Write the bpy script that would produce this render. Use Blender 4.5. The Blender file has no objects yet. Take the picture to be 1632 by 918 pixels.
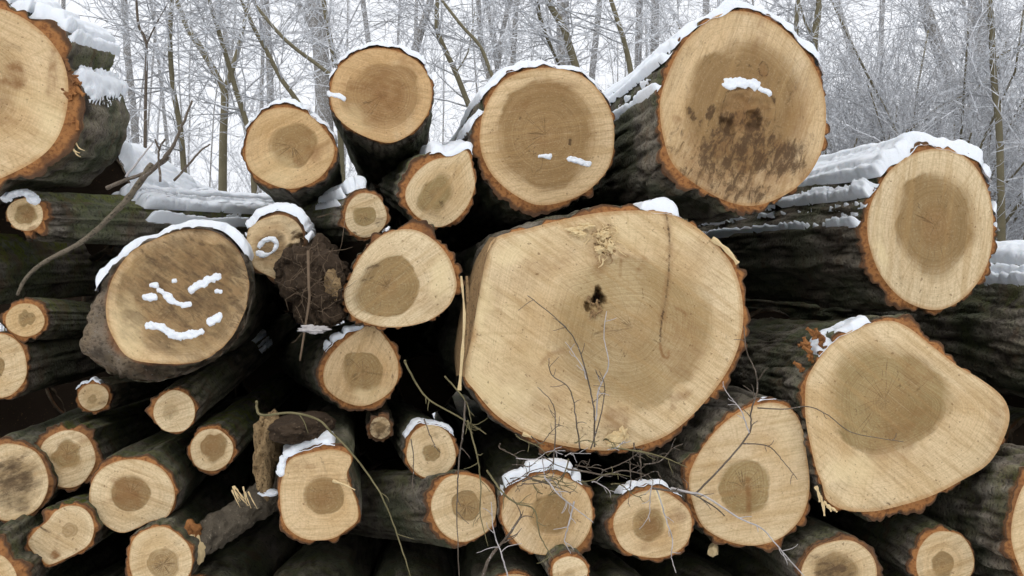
import bpy, math, random
import numpy as np
from mathutils import Vector

# ------------------------------------------------------------------ camera, sky, sun, exposure
SC = bpy.context.scene
COL = SC.collection
F, CX, CY, CZ = 1358.0, 816.0, 459.0, 1.25      # focal length and centre in photo pixels, eye height

cam_data = bpy.data.cameras.new('camera')
cam_data.sensor_width = 36.0
cam_data.lens = F / 1632.0 * 36.0
cam_data.clip_start = 0.05
cam_data.clip_end = 2000.0
cam = bpy.data.objects.new('camera', cam_data)
cam.location = (0, 0, CZ)
cam.rotation_euler = (math.radians(90), 0, 0)
COL.objects.link(cam)
SC.camera = cam

SUN_EL, SUN_AZ = math.radians(50), math.radians(200)
world = bpy.data.worlds.new('World')
SC.world = world
world.use_nodes = True
wn, wl = world.node_tree.nodes, world.node_tree.links
wn.clear()
sky = wn.new('ShaderNodeTexSky')
sky.sky_type = 'NISHITA'
sky.sun_disc = False
sky.sun_elevation = SUN_EL
sky.sun_rotation = SUN_AZ
sky.air_density = 1.0
sky.dust_density = 6.0
sky.ozone_density = 1.0
hs = wn.new('ShaderNodeHueSaturation')
hs.inputs['Saturation'].default_value = 0.12
mixs = wn.new('ShaderNodeMix')
mixs.data_type = 'RGBA'
mixs.inputs['Factor'].default_value = 0.82        # overcast: a nearly even white cloud layer
mixs.inputs['B'].default_value = (7.9, 8.1, 8.5, 1)
bg = wn.new('ShaderNodeBackground')
bg.inputs['Strength'].default_value = 0.115
wo = wn.new('ShaderNodeOutputWorld')
wl.new(sky.outputs[0], hs.inputs['Color'])
wl.new(hs.outputs[0], mixs.inputs['A'])
wl.new(mixs.outputs['Result'], bg.inputs['Color'])
wl.new(bg.outputs[0], wo.inputs['Surface'])

sun_data = bpy.data.lights.new('sun', 'SUN')
sun_data.energy = 0.8
sun_data.angle = math.radians(40)
sun_data.color = (1.0, 0.96, 0.9)
sun = bpy.data.objects.new('sun', sun_data)
sd = Vector((math.sin(SUN_AZ) * math.cos(SUN_EL), math.cos(SUN_AZ) * math.cos(SUN_EL), math.sin(SUN_EL)))
sun.rotation_euler = sd.to_track_quat('Z', 'Y').to_euler()
sun.location = (0, -4, 8)
COL.objects.link(sun)

SC.view_settings.view_transform = 'Standard'
SC.view_settings.look = 'None'
SC.view_settings.gamma = 1.0
SC.view_settings.exposure = 0.4
SC.view_settings.use_curve_mapping = False
SC.render.engine = 'CYCLES'
SC.cycles.use_denoising = True
SC.cycles.max_bounces = 8
SC.cycles.diffuse_bounces = 5
SC.cycles.volume_bounces = 3
SC.cycles.volume_max_steps = 64

GZ = -0.40                                        # ground level under the pile
rnd = random.Random(7)
rng = np.random.default_rng(11)

# ------------------------------------------------------------------ helpers
def P(px, py, Y):
    """photo pixel at depth Y -> point in the place"""
    px, py, Y = np.asarray(px, float), np.asarray(py, float), np.asarray(Y, float)
    return np.stack(np.broadcast_arrays((px - CX) / F * Y, Y, CZ + (CY - py) / F * Y), -1)

def _hash(ix, iy, iz, seed):
    h = (ix.astype(np.int64) * 374761393 + iy.astype(np.int64) * 668265263 + iz.astype(np.int64) * 2147483647 + seed * 974634211) & 0xffffffff
    h = ((h ^ (h >> 13)) * 1274126177) & 0xffffffff
    h = ((h ^ (h >> 16)) * 2246822519) & 0xffffffff
    return ((h ^ (h >> 15)) & 0xffffff) / float(0xffffff)

_ROT = np.array([[0.36, 0.48, -0.8], [-0.8, 0.6, 0.0], [0.48, 0.64, 0.6]])
def vnoise(p, seed=0, scale=1.0):
    p = (np.asarray(p, float) * scale) @ _ROT + 100.0 + (seed % 7) * 0.37
    i = np.floor(p).astype(np.int64)
    f = p - i
    f = f * f * (3 - 2 * f)
    r = 0
    for dx in (0, 1):
        for dy in (0, 1):
            for dz in (0, 1):
                w = (f[..., 0] if dx else 1 - f[..., 0]) * (f[..., 1] if dy else 1 - f[..., 1]) * (f[..., 2] if dz else 1 - f[..., 2])
                r = r + w * _hash(i[..., 0] + dx, i[..., 1] + dy, i[..., 2] + dz, seed)
    return r * 2 - 1

def fbm(p, seed=0, scale=1.0, octv=3):
    r, a = 0, 0.5
    for o in range(octv):
        r = r + a * vnoise(p, seed + o * 17, scale * 2 ** o)
        a *= 0.5
    return r

def worley_cyl(s, z, nc, plate_w, plate_l, seed):
    """F2-F1 of stretched bark plates, periodic round the trunk; s in plate units 0..nc, z in metres"""
    y = z / plate_l
    ix, iy = np.floor(s).astype(np.int64), np.floor(y).astype(np.int64)
    f1 = np.full(s.shape, 9.0); f2 = np.full(s.shape, 9.0); idv = np.zeros(s.shape)
    zero = np.zeros_like(ix)
    for dx in (-1, 0, 1):
        for dy in (-1, 0, 1):
            cx, cy = ix + dx, iy + dy
            cxm = np.mod(cx, nc)
            jx = cx + 0.15 + 0.7 * _hash(cxm, cy, zero, seed)
            jy = cy + _hash(cxm, cy, zero + 1, seed)
            d = np.sqrt((s - jx) ** 2 + ((y - jy) * 0.8) ** 2)
            hid = _hash(cxm, cy, zero + 2, seed)
            new = d < f1
            f2 = np.where(new, f1, np.minimum(f2, d))
            idv = np.where(new, hid, idv)
            f1 = np.where(new, d, f1)
    return f2 - f1, idv

def sstep(a, b, x):
    t = np.clip((x - a) / (b - a), 0, 1)
    return t * t * (3 - 2 * t)

def mesh_obj(name, verts, faces, mat, parent=None, attrs=None, smooth=True, at=None):
    me = bpy.data.meshes.new(name)
    verts = np.asarray(verts, float).reshape(-1, 3)
    if at is not None:
        verts = verts - np.asarray(at)
    me.from_pydata(verts.tolist(), [], faces.tolist() if hasattr(faces, 'tolist') else faces)
    if attrs:
        for k, v in attrs.items():
            a = me.attributes.new(k, 'FLOAT_VECTOR', 'POINT')
            a.data.foreach_set('vector', np.asarray(v, np.float32).reshape(-1))
    if smooth:
        me.polygons.foreach_set('use_smooth', np.ones(len(me.polygons), bool))
    me.materials.append(mat)
    me.update()
    o = bpy.data.objects.new(name, me)
    COL.objects.link(o)
    if parent is not None:
        o.parent = parent
    elif at is not None:
        o.location = Vector(at)
    return o

def tag(o, label, cat, group=None, kind=None):
    if label: o['label'] = label
    if cat: o['category'] = cat
    if group: o['group'] = group
    if kind: o['kind'] = kind
    return o

def thing(name, loc, label, cat, group=None):
    o = bpy.data.objects.new(name, None)
    o.empty_display_size = 0.1
    o.location = Vector(loc)
    COL.objects.link(o)
    return tag(o, label, cat, group)

def grid_faces(nr, nc, wrap=False, off=0, keep=None):
    i, j = np.meshgrid(np.arange(nr - 1), np.arange(nc if wrap else nc - 1), indexing='ij')
    j2 = (j + 1) % nc
    q = np.stack([i * nc + j, i * nc + j2, (i + 1) * nc + j2, (i + 1) * nc + j], -1).reshape(-1, 4) + off
    return q if keep is None else q[keep.reshape(-1)]

def catmull(pts, n=8, closed=True):
    p = np.asarray(pts, float)
    out = []
    m = len(p)
    rngi = range(m) if closed else range(m - 1)
    for i in rngi:
        if closed:
            a, b, c, d = p[(i - 1) % m], p[i], p[(i + 1) % m], p[(i + 2) % m]
        else:
            a, b, c, d = p[max(i - 1, 0)], p[i], p[i + 1], p[min(i + 2, m - 1)]
        for k in range(n):
            t = k / n
            out.append(0.5 * ((2 * b) + (-a + c) * t + (2 * a - 5 * b + 4 * c - d) * t * t + (-a + 3 * b - 3 * c + d) * t ** 3))
    if not closed:
        out.append(p[-1])
    return np.array(out)

def polar(shape, c, th, wob=0.0, seed=0):
    """radius (px) at angles th round c; shape is a point list or an ellipse (cx,cy,rx,ry,rot)"""
    if isinstance(shape, tuple):
        cx, cy, rx, ry = shape[:4]
        rot = math.radians(shape[4]) if len(shape) > 4 else 0
        a = np.linspace(0, 2 * np.pi, 120, endpoint=False)
        k = 1 + wob * (0.5 * np.sin(2 * a + seed) + 0.6 * np.sin(3 * a + seed * 2.1) + 0.4 * np.sin(5 * a + seed * 3.3) + .3 * np.sin(7 * a + seed * 5.1))
        x, y = rx * np.cos(a) * k, ry * np.sin(a) * k
        pts = np.stack([cx + x * math.cos(rot) - y * math.sin(rot), cy + x * math.sin(rot) + y * math.cos(rot)], -1)
    else:
        pts = catmull(shape, 10)
    d = pts - np.asarray(c)
    ang = np.arctan2(-d[:, 1], d[:, 0])
    r = np.hypot(d[:, 0], d[:, 1])
    o = np.argsort(ang)
    return np.interp(th, ang[o], r[o], period=2 * np.pi)

# ------------------------------------------------------------------ materials
class NT:
    def __init__(self, name):
        self.m = bpy.data.materials.new(name)
        self.m.use_nodes = True
        self.t = self.m.node_tree
        self.b = self.t.nodes['Principled BSDF']
    def n(self, typ, **kw):
        nd = self.t.nodes.new(typ)
        for k, v in kw.items(): setattr(nd, k, v)
        return nd
    def put(self, sock, v):
        if isinstance(v, bpy.types.NodeSocket): self.t.links.new(v, sock)
        elif isinstance(v, (tuple, list)) and len(v) == 3 and sock.type == 'RGBA': sock.default_value = (*v, 1)
        else: sock.default_value = v
    def math(self, op, a, b=0.0, c=0.0, clamp=False):
        nd = self.n('ShaderNodeMath', operation=op, use_clamp=clamp)
        self.put(nd.inputs[0], a); self.put(nd.inputs[1], b); self.put(nd.inputs[2], c)
        return nd.outputs[0]
    def mix(self, f, a, b, mode='MIX'):
        nd = self.n('ShaderNodeMix', data_type='RGBA', blend_type=mode)
        self.put(nd.inputs['Factor'], f); self.put(nd.inputs['A'], a); self.put(nd.inputs['B'], b)
        return nd.outputs['Result']
    def ramp(self, v, a, b, lo=0.0, hi=1.0):
        nd = self.n('ShaderNodeMapRange', interpolation_type='SMOOTHSTEP')
        self.put(nd.inputs[0], v); self.put(nd.inputs[1], a); self.put(nd.inputs[2], b)
        self.put(nd.inputs[3], lo); self.put(nd.inputs[4], hi)
        return nd.outputs[0]
    def attr(self, name):
        a = self.n('ShaderNodeAttribute', attribute_name=name)
        s = self.n('ShaderNodeSeparateXYZ')
        self.t.links.new(a.outputs['Vector'], s.inputs[0])
        return a.outputs['Vector'], s.outputs
    def noise(self, vec, scale, detail=3.0, rough=0.55, dist=0.0):
        nd = self.n('ShaderNodeTexNoise')
        if vec is not None: self.put(nd.inputs['Vector'], vec)
        nd.inputs['Scale'].default_value = scale
        nd.inputs['Detail'].default_value = detail
        nd.inputs['Roughness'].default_value = rough
        nd.inputs['Distortion'].default_value = dist
        return nd.outputs['Fac']
    def comb(self, x, y, z):
        nd = self.n('ShaderNodeCombineXYZ')
        self.put(nd.inputs[0], x); self.put(nd.inputs[1], y); self.put(nd.inputs[2], z)
        return nd.outputs[0]
    def bump(self, h, strength, dist):
        nd = self.n('ShaderNodeBump')
        nd.inputs['Strength'].default_value = strength
        nd.inputs['Distance'].default_value = dist
        self.put(nd.inputs['Height'], h)
        self.t.links.new(nd.outputs[0], self.b.inputs['Normal'])
    def done(self, col, rough=0.8, spec=0.25):
        self.put(self.b.inputs['Base Color'], col)
        self.put(self.b.inputs['Roughness'], rough)
        self.b.inputs['Specular IOR Level'].default_value = spec
        return self.m

def make_wood():
    N = NT('cut_wood')
    f1v, f1 = N.attr('f1')          # edge, heart, radius from the pith (m)
    f2v, f2 = N.attr('f2')          # saw coordinates u, v (m), seed
    f3v, f3 = N.attr('f3')          # grime plus painted gap shade, brown stain, pale fresh wood
    f4v, f4 = N.attr('f4')          # heart strength, warm, rot
    base_vec = f2v
    n_lo = N.noise(base_vec, 6.0, 3.0)
    n_mid = N.noise(base_vec, 28.0, 4.0)
    n_hi = N.noise(base_vec, 160.0, 3.0)
    saw_vec = N.comb(N.math('MULTIPLY', f2[0], 7.0), N.math('MULTIPLY', f2[1], 110.0), f2[2])
    saw = N.noise(saw_vec, 1.0, 3.0, 0.6)
    saw2_vec = N.comb(N.math('MULTIPLY', f2[0], 2.5), N.math('MULTIPLY', f2[1], 38.0), N.math('ADD', f2[2], 5.0))
    saw2 = N.noise(saw2_vec, 1.0, 2.0, 0.5)
    # growth rings, uneven in width
    rr = N.math('ADD', f1[2], N.math('MULTIPLY', N.math('SUBTRACT', n_lo, 0.5), 0.02))
    ringn = N.noise(N.comb(N.math('MULTIPLY', rr, 230.0), f2[2], 0.0), 1.0, 2.0, 0.7)
    ring = N.ramp(ringn, 0.35, 0.68)
    # sapwood: blotchy, paler in the outer years
    sap = N.mix(N.ramp(n_lo, 0.30, 0.70), (0.64, 0.44, 0.225), (0.80, 0.62, 0.375))
    sap = N.mix(N.ramp(f1[0], 0.55, 0.90, 0.0, 0.5), sap, (0.86, 0.69, 0.43))
    sap = N.mix(N.math('MULTIPLY', f4[1], 0.75), sap, (0.62, 0.34, 0.125))
    # warm and pinkish clouds in the sapwood
    cloud = N.noise(base_vec, 3.2, 4.0, 0.6, 0.5)
    sap = N.mix(N.ramp(cloud, 0.52, 0.74, 0.0, 0.42), sap, (0.62, 0.39, 0.165))
    sap = N.mix(N.ramp(cloud, 0.46, 0.28, 0.0, 0.45), sap, (0.80, 0.64, 0.42))
    tone = N.noise(N.comb(f2[2], 11.3, 4.1), 1.3, 0.0)
    sap = N.mix(N.ramp(tone, 0.50, 0.75, 0.0, 0.55), sap, (0.66, 0.415, 0.175))
    sap = N.mix(N.ramp(tone, 0.46, 0.25, 0.0, 0.45), sap, (0.82, 0.66, 0.42))
    # heartwood: colour differs from log to log, the edge wanders and is soft in places
    ang = N.math('ARCTAN2', f2[1], f2[0])
    one = N.noise(N.comb(f2[2], 3.7, 1.3), 0.9, 0.0)
    hn = N.math('ADD', N.math('MULTIPLY', N.math('SUBTRACT', N.noise(base_vec, 7.0, 5.0, 0.6, 0.4), 0.5), 0.36), N.math('MULTIPLY', N.math('SUBTRACT', saw2, 0.5), 0.16))
    hd = N.math('ADD', f1[1], hn)
    soft = N.ramp(N.noise(base_vec, 5.0, 2.0), 0.38, 0.66, 0.05, 0.32)
    hf = N.math('MULTIPLY', N.ramp(hd, N.math('SUBTRACT', 0.98, soft), N.math('MULTIPLY_ADD', soft, 0.5, 0.98), 1.0, 0.0), f4[0])
    heart = N.mix(N.ramp(n_lo, 0.3, 0.7), (0.31, 0.222, 0.094), (0.46, 0.348, 0.168))
    heart = N.mix(N.ramp(one, 0.35, 0.65, 0.0, 0.55), heart, (0.33, 0.205, 0.098))
    heart = N.mix(N.ramp(n_mid, 0.40, 0.72, 0.0, 0.35), heart, (0.26, 0.17, 0.07))
    heart = N.mix(N.math('MULTIPLY', f4[1], 0.55), heart, (0.40, 0.205, 0.08))
    edge_band = N.math('MULTIPLY', N.math('MULTIPLY', N.ramp(hd, 0.82, 0.96), N.ramp(hd, 0.97, 1.05, 1.0, 0.0)), N.ramp(n_lo, 0.4, 0.65, 0.0, 0.45))
    heart = N.mix(edge_band, heart, (0.20, 0.13, 0.052))
    core = N.math('MULTIPLY', N.ramp(hd, 0.18, 0.45, 1.0, 0.0), 0.35)
    heart = N.mix(core, heart, (0.38, 0.22, 0.095))
    col = N.mix(hf, sap, heart)
    # growth rings show in the heart, faintly outside
    col = N.mix(N.math('MULTIPLY', ring, N.math('MULTIPLY_ADD', hf, 0.30, 0.20)), col, (0.22, 0.125, 0.045))
    # rays and drying checks from the pith
    ray = N.noise(N.comb(N.math('MULTIPLY', ang, 26.0), N.math('MULTIPLY', f1[2], 9.0), f2[2]), 1.0, 3.0, 0.6)
    col = N.mix(N.ramp(ray, 0.50, 0.72, 0.0, 0.30), col, (0.40, 0.25, 0.10))
    chk = N.noise(N.comb(N.math('MULTIPLY', ang, 2.6), N.math('MULTIPLY_ADD', f1[2], 3.0, 7.0), f2[2]), 1.0, 2.0, 0.5)
    line = N.math('ABSOLUTE', N.math('SUBTRACT', chk, 0.5))
    wd_ = N.math('DIVIDE', 0.0009, N.math('MAXIMUM', f1[2], 0.012))
    crack = N.math('MULTIPLY', N.ramp(line, N.math('MULTIPLY', wd_, 0.3), wd_, 1.0, 0.0), N.math('MULTIPLY', N.ramp(f1[1], 0.35, 1.0, 1.0, 0.0), N.ramp(n_lo, 0.45, 0.58)))
    col = N.mix(N.math('MULTIPLY', crack, 0.75), col, (0.10, 0.058, 0.026))
    # saw strokes and fibres
    fib_vec = N.comb(N.math('MULTIPLY', f2[0], 26.0), N.math('MULTIPLY', f2[1], 260.0), f2[2])
    fib = N.noise(fib_vec, 1.0, 3.0, 0.6)
    col = N.mix(N.ramp(fib, 0.46, 0.72, 0.0, 0.26), col, (0.33, 0.195, 0.075))
    col = N.mix(N.ramp(saw, 0.48, 0.72, 0.0, 0.38), col, (0.35, 0.21, 0.085))
    col = N.mix(N.ramp(saw2, 0.48, 0.70, 0.0, 0.40), col, (0.45, 0.28, 0.115))
    col = N.mix(N.ramp(saw, 0.40, 0.22, 0.0, 0.22), col, (0.82, 0.65, 0.40))
    # rim of the wood next to the bark
    col = N.mix(N.ramp(N.math('ADD', f1[0], N.math('MULTIPLY', N.math('SUBTRACT', n_mid, 0.5), 0.06)), 0.95, 0.995, 0.0, 0.55), col, (0.45, 0.225, 0.075))
    col = N.mix(N.ramp(n_hi, 0.45, 0.75, 0.0, 0.30), col, (0.34, 0.20, 0.08))
    col = N.mix(N.ramp(n_hi, 0.48, 0.25, 0.0, 0.16), col, (0.84, 0.68, 0.44))
    # fresh pale, brown stains, grime and gap shade put into the colour
    col = N.mix(N.math('MULTIPLY', f3[2], N.ramp(n_lo, 0.3, 0.6)), col, (0.85, 0.68, 0.38))
    col = N.mix(N.math('MULTIPLY', f3[1], N.ramp(n_mid, 0.30, 0.66, 0.25, 1.0)), col, (0.25, 0.115, 0.04))
    dv = N.comb(N.math('MULTIPLY', f2[0], 17.0), N.math('MULTIPLY', f2[1], 42.0), f2[2])
    dn = N.noise(dv, 1.0, 8.0, 0.72, 0.6)
    dn2 = N.noise(base_vec, 95.0, 3.0, 0.6)
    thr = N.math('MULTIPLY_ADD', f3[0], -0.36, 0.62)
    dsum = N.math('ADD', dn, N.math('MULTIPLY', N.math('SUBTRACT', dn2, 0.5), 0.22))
    dirt_shade = N.math('MULTIPLY', N.ramp(dsum, thr, N.math('ADD', thr, 0.24)), N.ramp(f3[0], 0.02, 0.35, 0.0, 0.85))
    dirt_shade = N.math('MAXIMUM', dirt_shade, N.ramp(f3[0], 0.82, 1.0, 0.0, 0.93))
    dirt_shade = N.math('MAXIMUM', dirt_shade, N.math('MULTIPLY', f3[0], 0.30))
    col = N.mix(dirt_shade, col, (0.080, 0.044, 0.022))
    col = N.mix(N.ramp(f3[0], 0.96, 1.0, 0.0, 0.8), col, (0.020, 0.014, 0.010))  # near-black at full strength, painted-in shade for the set-back faces
    speck = N.math('MULTIPLY', N.ramp(N.noise(base_vec, 75.0, 2.0), 0.66, 0.74), 0.65)
    col = N.mix(speck, col, (0.20, 0.11, 0.045))
    # rotten punky wood
    rn = N.noise(dv, 0.8, 6.0, 0.72)
    rot = N.math('MULTIPLY', f4[2], N.ramp(rn, 0.40, 0.62, 0.0, 0.9))
    col = N.mix(N.math('MULTIPLY', f4[2], 0.45), col, (0.40, 0.28, 0.15))
    col = N.mix(rot, col, (0.085, 0.052, 0.027))
    hgt = N.math('ADD', N.math('MULTIPLY', saw, 0.5), N.math('ADD', N.math('MULTIPLY', n_hi, 0.35), N.math('MULTIPLY', saw2, 0.6)))
    N.bump(N.math('ADD', hgt, N.math('MULTIPLY', fib, 0.5)), 0.7, 0.004)
    return N.done(col, 0.82, 0.2)

def make_rim():
    N = NT('cut_inner_bark')
    rv, r = N.attr('f1')            # 0 at the wood, 1 at the outside; dark flag; seed
    g = N.n('ShaderNodeTexCoord').outputs['Object']
    n1, n2 = N.noise(g, 22.0, 4.0), N.noise(g, 90.0, 3.0)
    col = N.mix(n1, (0.27, 0.105, 0.034), (0.47, 0.22, 0.075))
    col = N.mix(N.ramp(N.noise(g, 7.0, 4.0, 0.6), 0.48, 0.64, 0.0, 0.75), col, (0.13, 0.062, 0.030))
    col = N.mix(N.ramp(n2, 0.46, 0.66, 0.0, 0.7), col, (0.17, 0.062, 0.022))
    col = N.mix(N.math('MULTIPLY', N.ramp(N.math('ADD', r[0], N.math('MULTIPLY', N.math('SUBTRACT', n1, 0.5), 0.5)), 0.52, 0.86), 0.88), col, (0.085, 0.048, 0.028))
    col = N.mix(N.math('MULTIPLY', r[1], N.ramp(n1, 0.3, 0.6, 0.5, 1.0)), col, (0.085, 0.055, 0.035))
    N.bump(N.math('ADD', n1, N.math('MULTIPLY', n2, 0.5)), 0.8, 0.008)
    return N.done(col, 0.85, 0.2)

def make_bark():
    N = NT('bark')
    kv, k = N.attr('f1')            # groove 0..1 (1 = top of a plate), metres behind the cut, moss
    tv, t = N.attr('f2')            # plate shade, upness, brown
    g = N.n('ShaderNodeTexCoord').outputs['Object']
    n0, n1, n2 = N.noise(g, 3.5, 3.0), N.noise(g, 18.0, 4.0), N.noise(g, 85.0, 4.0)
    grey = N.mix(n1, (0.105, 0.078, 0.052), (0.37, 0.32, 0.25))
    grey = N.mix(N.math('MULTIPLY', t[0], 0.45), grey, (0.38, 0.345, 0.285))
    grey = N.mix(N.math('MULTIPLY', t[2], N.ramp(n1, 0.3, 0.7, 0.5, 1.0)), grey, (0.235, 0.17, 0.11))
    col = N.mix(k[0], (0.034, 0.024, 0.016), grey)
    # algae and moss on the plates
    alg = N.math('MULTIPLY', N.ramp(n0, 0.40, 0.60), N.math('MULTIPLY_ADD', t[2], -0.6, 0.6))
    col = N.mix(alg, col, (0.10, 0.125, 0.062))
    moss = N.math('MULTIPLY', k[2], N.math('MULTIPLY', N.ramp(n1, 0.42, 0.60), N.ramp(n2, 0.30, 0.55, 0.4, 1.0)))
    col = N.mix(moss, col, (0.135, 0.150, 0.022))
    col = N.mix(N.ramp(n2, 0.48, 0.34, 0.0, 0.6), col, (0.03, 0.022, 0.015))
    red = N.noise(g, 7.0, 4.0, 0.6, 0.5)
    col = N.mix(N.ramp(red, 0.54, 0.68, 0.0, 0.55), col, (0.15, 0.092, 0.055))
    # lichen specks
    col = N.mix(N.ramp(n2, 0.64, 0.74, 0.0, 0.5), col, (0.30, 0.30, 0.255))
    # chipped, reddish where the saw tore the bark
    edge = N.math('MULTIPLY', N.ramp(N.math('ADD', k[1], N.math('MULTIPLY', N.math('SUBTRACT', n1, 0.5), 0.05)), 0.0, 0.022, 1.0, 0.0), 0.8)
    col = N.mix(edge, col, (0.24, 0.105, 0.042))
    N.bump(N.math('ADD', N.math('MULTIPLY', n1, 0.8), N.math('MULTIPLY', n2, 1.0)), 1.0, 0.014)
    return N.done(col, 0.9, 0.25)

def make_snow():
    N = NT('snow')
    g = N.n('ShaderNodeTexCoord').outputs['Object']
    n1, n2 = N.noise(g, 35.0, 4.0), N.noise(g, 260.0, 3.0)
    col = N.mix(n1, (0.83, 0.86, 0.90), (0.90, 0.92, 0.94))
    N.bump(N.math('ADD', n1, N.math('MULTIPLY', n2, 0.8)), 0.6, 0.005)
    N.b.inputs['Subsurface Weight'].default_value = 0.25
    N.b.inputs['Subsurface Radius'].default_value = (0.02, 0.025, 0.03)
    N.b.inputs['Subsurface Scale'].default_value = 0.4
    return N.done(col, 0.6, 0.3)

def make_simple(name, c1, c2, scale, rough=0.85, bump=0.5, bdist=0.005, c3=None, thr=(0.55, 0.7)):
    N = NT(name)
    g = N.n('ShaderNodeTexCoord').outputs['Object']
    n1, n2 = N.noise(g, scale, 4.0), N.noise(g, scale * 4.5, 3.0)
    col = N.mix(n1, c1, c2)
    if c3: col = N.mix(N.ramp(n2, thr[0], thr[1], 0.0, 0.85), col, c3)
    if bump: N.bump(N.math('ADD', n1, N.math('MULTIPLY', n2, 0.6)), bump, bdist)
    return N.done(col, rough, 0.25)

M_WOOD, M_RIM, M_BARK, M_SNOW = make_wood(), make_rim(), make_bark(), make_snow()
M_SPLINT = make_simple('split_wood', (0.58, 0.40, 0.19), (0.82, 0.66, 0.38), 60.0, 0.75)
M_FLANK = make_simple('weathered_sawn_wood', (0.20, 0.12, 0.055), (0.42, 0.27, 0.13), 25.0, 0.85, 0.9, 0.008, (0.11, 0.07, 0.035), (0.55, 0.68))
M_DIRT = make_simple('root_soil', (0.028, 0.018, 0.011), (0.10, 0.066, 0.04), 22.0, 0.95, 1.0, 0.02, (0.22, 0.16, 0.10), (0.62, 0.72))
M_ROOT = make_simple('root_fibre', (0.10, 0.065, 0.04), (0.24, 0.17, 0.11), 60.0)
M_ROT = make_simple('punky_rotten_wood', (0.13, 0.075, 0.035), (0.52, 0.36, 0.18), 30.0, 0.95, 1.0, 0.015, (0.07, 0.04, 0.02), (0.56, 0.66))
M_TWIG = make_simple('bramble_stem', (0.085, 0.062, 0.045), (0.20, 0.16, 0.12), 40.0, 0.8, 0.4, 0.002, (0.42, 0.40, 0.38), (0.60, 0.70))
M_TWIG_OLIVE = make_simple('olive_bramble_stem', (0.13, 0.115, 0.05), (0.25, 0.21, 0.11), 40.0, 0.75, 0.4, 0.002)
M_TWIG_PALE = make_simple('frosted_twig', (0.36, 0.32, 0.30), (0.62, 0.58, 0.56), 60.0, 0.85, 0.4, 0.002)
M_DEADWOOD = make_simple('dead_branch_bark', (0.10, 0.08, 0.055), (0.27, 0.22, 0.155), 30.0, 0.85, 0.8, 0.004, (0.05, 0.045, 0.03), (0.52, 0.66))
M_LIMB = make_simple('damp_limb_bark', (0.06, 0.048, 0.034), (0.19, 0.155, 0.11), 24.0, 0.9, 1.0, 0.012, (0.30, 0.25, 0.18), (0.60, 0.72))
M_TRUNK = make_simple('tree_bark', (0.17, 0.155, 0.135), (0.33, 0.31, 0.285), 9.0, 0.9, 0.8, 0.02, (0.56, 0.56, 0.57), (0.47, 0.64))
M_OLIVE = make_simple('olive_sapling_bark', (0.14, 0.12, 0.07), (0.26, 0.225, 0.14), 14.0, 0.8, 0.5, 0.006, (0.40, 0.39, 0.36), (0.62, 0.75))
M_FROST = make_simple('hoar_frosted_twigs', (0.30, 0.29, 0.285), (0.66, 0.66, 0.68), 5.0, 0.85, 0.0, 0.01, (0.84, 0.86, 0.89), (0.44, 0.58))

# ------------------------------------------------------------------ tubes (stems, twigs, trunks)
def tubes(specs, sides=5):
    """specs: list of (points Nx3, radii N) -> verts, faces"""
    V, Fc, off = [], [], 0
    for pts, rad in specs:
        p = np.asarray(pts, float); r = np.asarray(rad, float)
        t = np.gradient(p, axis=0)
        t /= np.linalg.norm(t, axis=1, keepdims=True) + 1e-9
        ref = np.array([0.31, 0.87, 0.38]) if abs(t[0, 1]) < 0.8 else np.array([0.9, 0.1, 0.42])
        a = np.cross(t, ref); a /= np.linalg.norm(a, axis=1, keepdims=True) + 1e-9
        b = np.cross(t, a)
        th = np.arange(sides) * 2 * np.pi / sides
        ring = p[:, None] + r[:, None, None] * (np.cos(th)[None, :, None] * a[:, None] + np.sin(th)[None, :, None] * b[:, None])
        n = len(p)
        V.append(ring.reshape(-1, 3))
        Fc.extend(grid_faces(n, sides, True, off).tolist())
        Fc.append([off + (n - 1) * sides + k for k in range(sides)])
        Fc.append([off + k for k in range(sides)][::-1])
        off += n * sides
    return np.concatenate(V), Fc

# ------------------------------------------------------------------ the ground
def build_ground():
    n = 90
    g = np.sign(np.linspace(-1, 1, n)) * np.abs(np.linspace(-1, 1, n)) ** 2.2 * 160
    X, Y = np.meshgrid(g, g + 20, indexing='ij')
    p = np.stack([X, Y, np.zeros_like(X)], -1)
    z = 0.10 * fbm(p, 3, 0.25, 3) + 0.03 * fbm(p, 5, 1.1, 2)
    z = np.where((np.abs(X) < 7) & (Y > -3) & (Y < 10), np.minimum(z, 0.0) * 0.5 - 0.01, z)
    o = mesh_obj('snow_ground', np.stack([X, Y, z + GZ], -1), grid_faces(n, n), M_SNOW)
    tag(o, 'snow covered ground under the pile and the wood', None, kind='structure')
build_ground()
def build_litter():  # soil where snow cannot reach, added dark to keep the gaps black
    n, m = 60, 60
    X, Y = np.meshgrid(np.linspace(-5, 5, n), np.linspace(2.2, 8.5, m), indexing='ij')
    z = GZ + 0.012 + 0.012 * fbm(np.stack([X, Y, 0 * X], -1), 8, 3.0, 3)
    o = mesh_obj('bare_soil', np.stack([X, Y, z], -1), grid_faces(n, m), make_simple('leaf_litter', (0.014, 0.010, 0.007), (0.045, 0.03, 0.018), 12.0, 0.95, 1.0, 0.02))
    tag(o, 'dark leaf litter and soil under the log pile', None, kind='structure')
build_litter()

# ------------------------------------------------------------------ logs
VP = (570.0, 470.0)
class Log: pass

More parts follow.
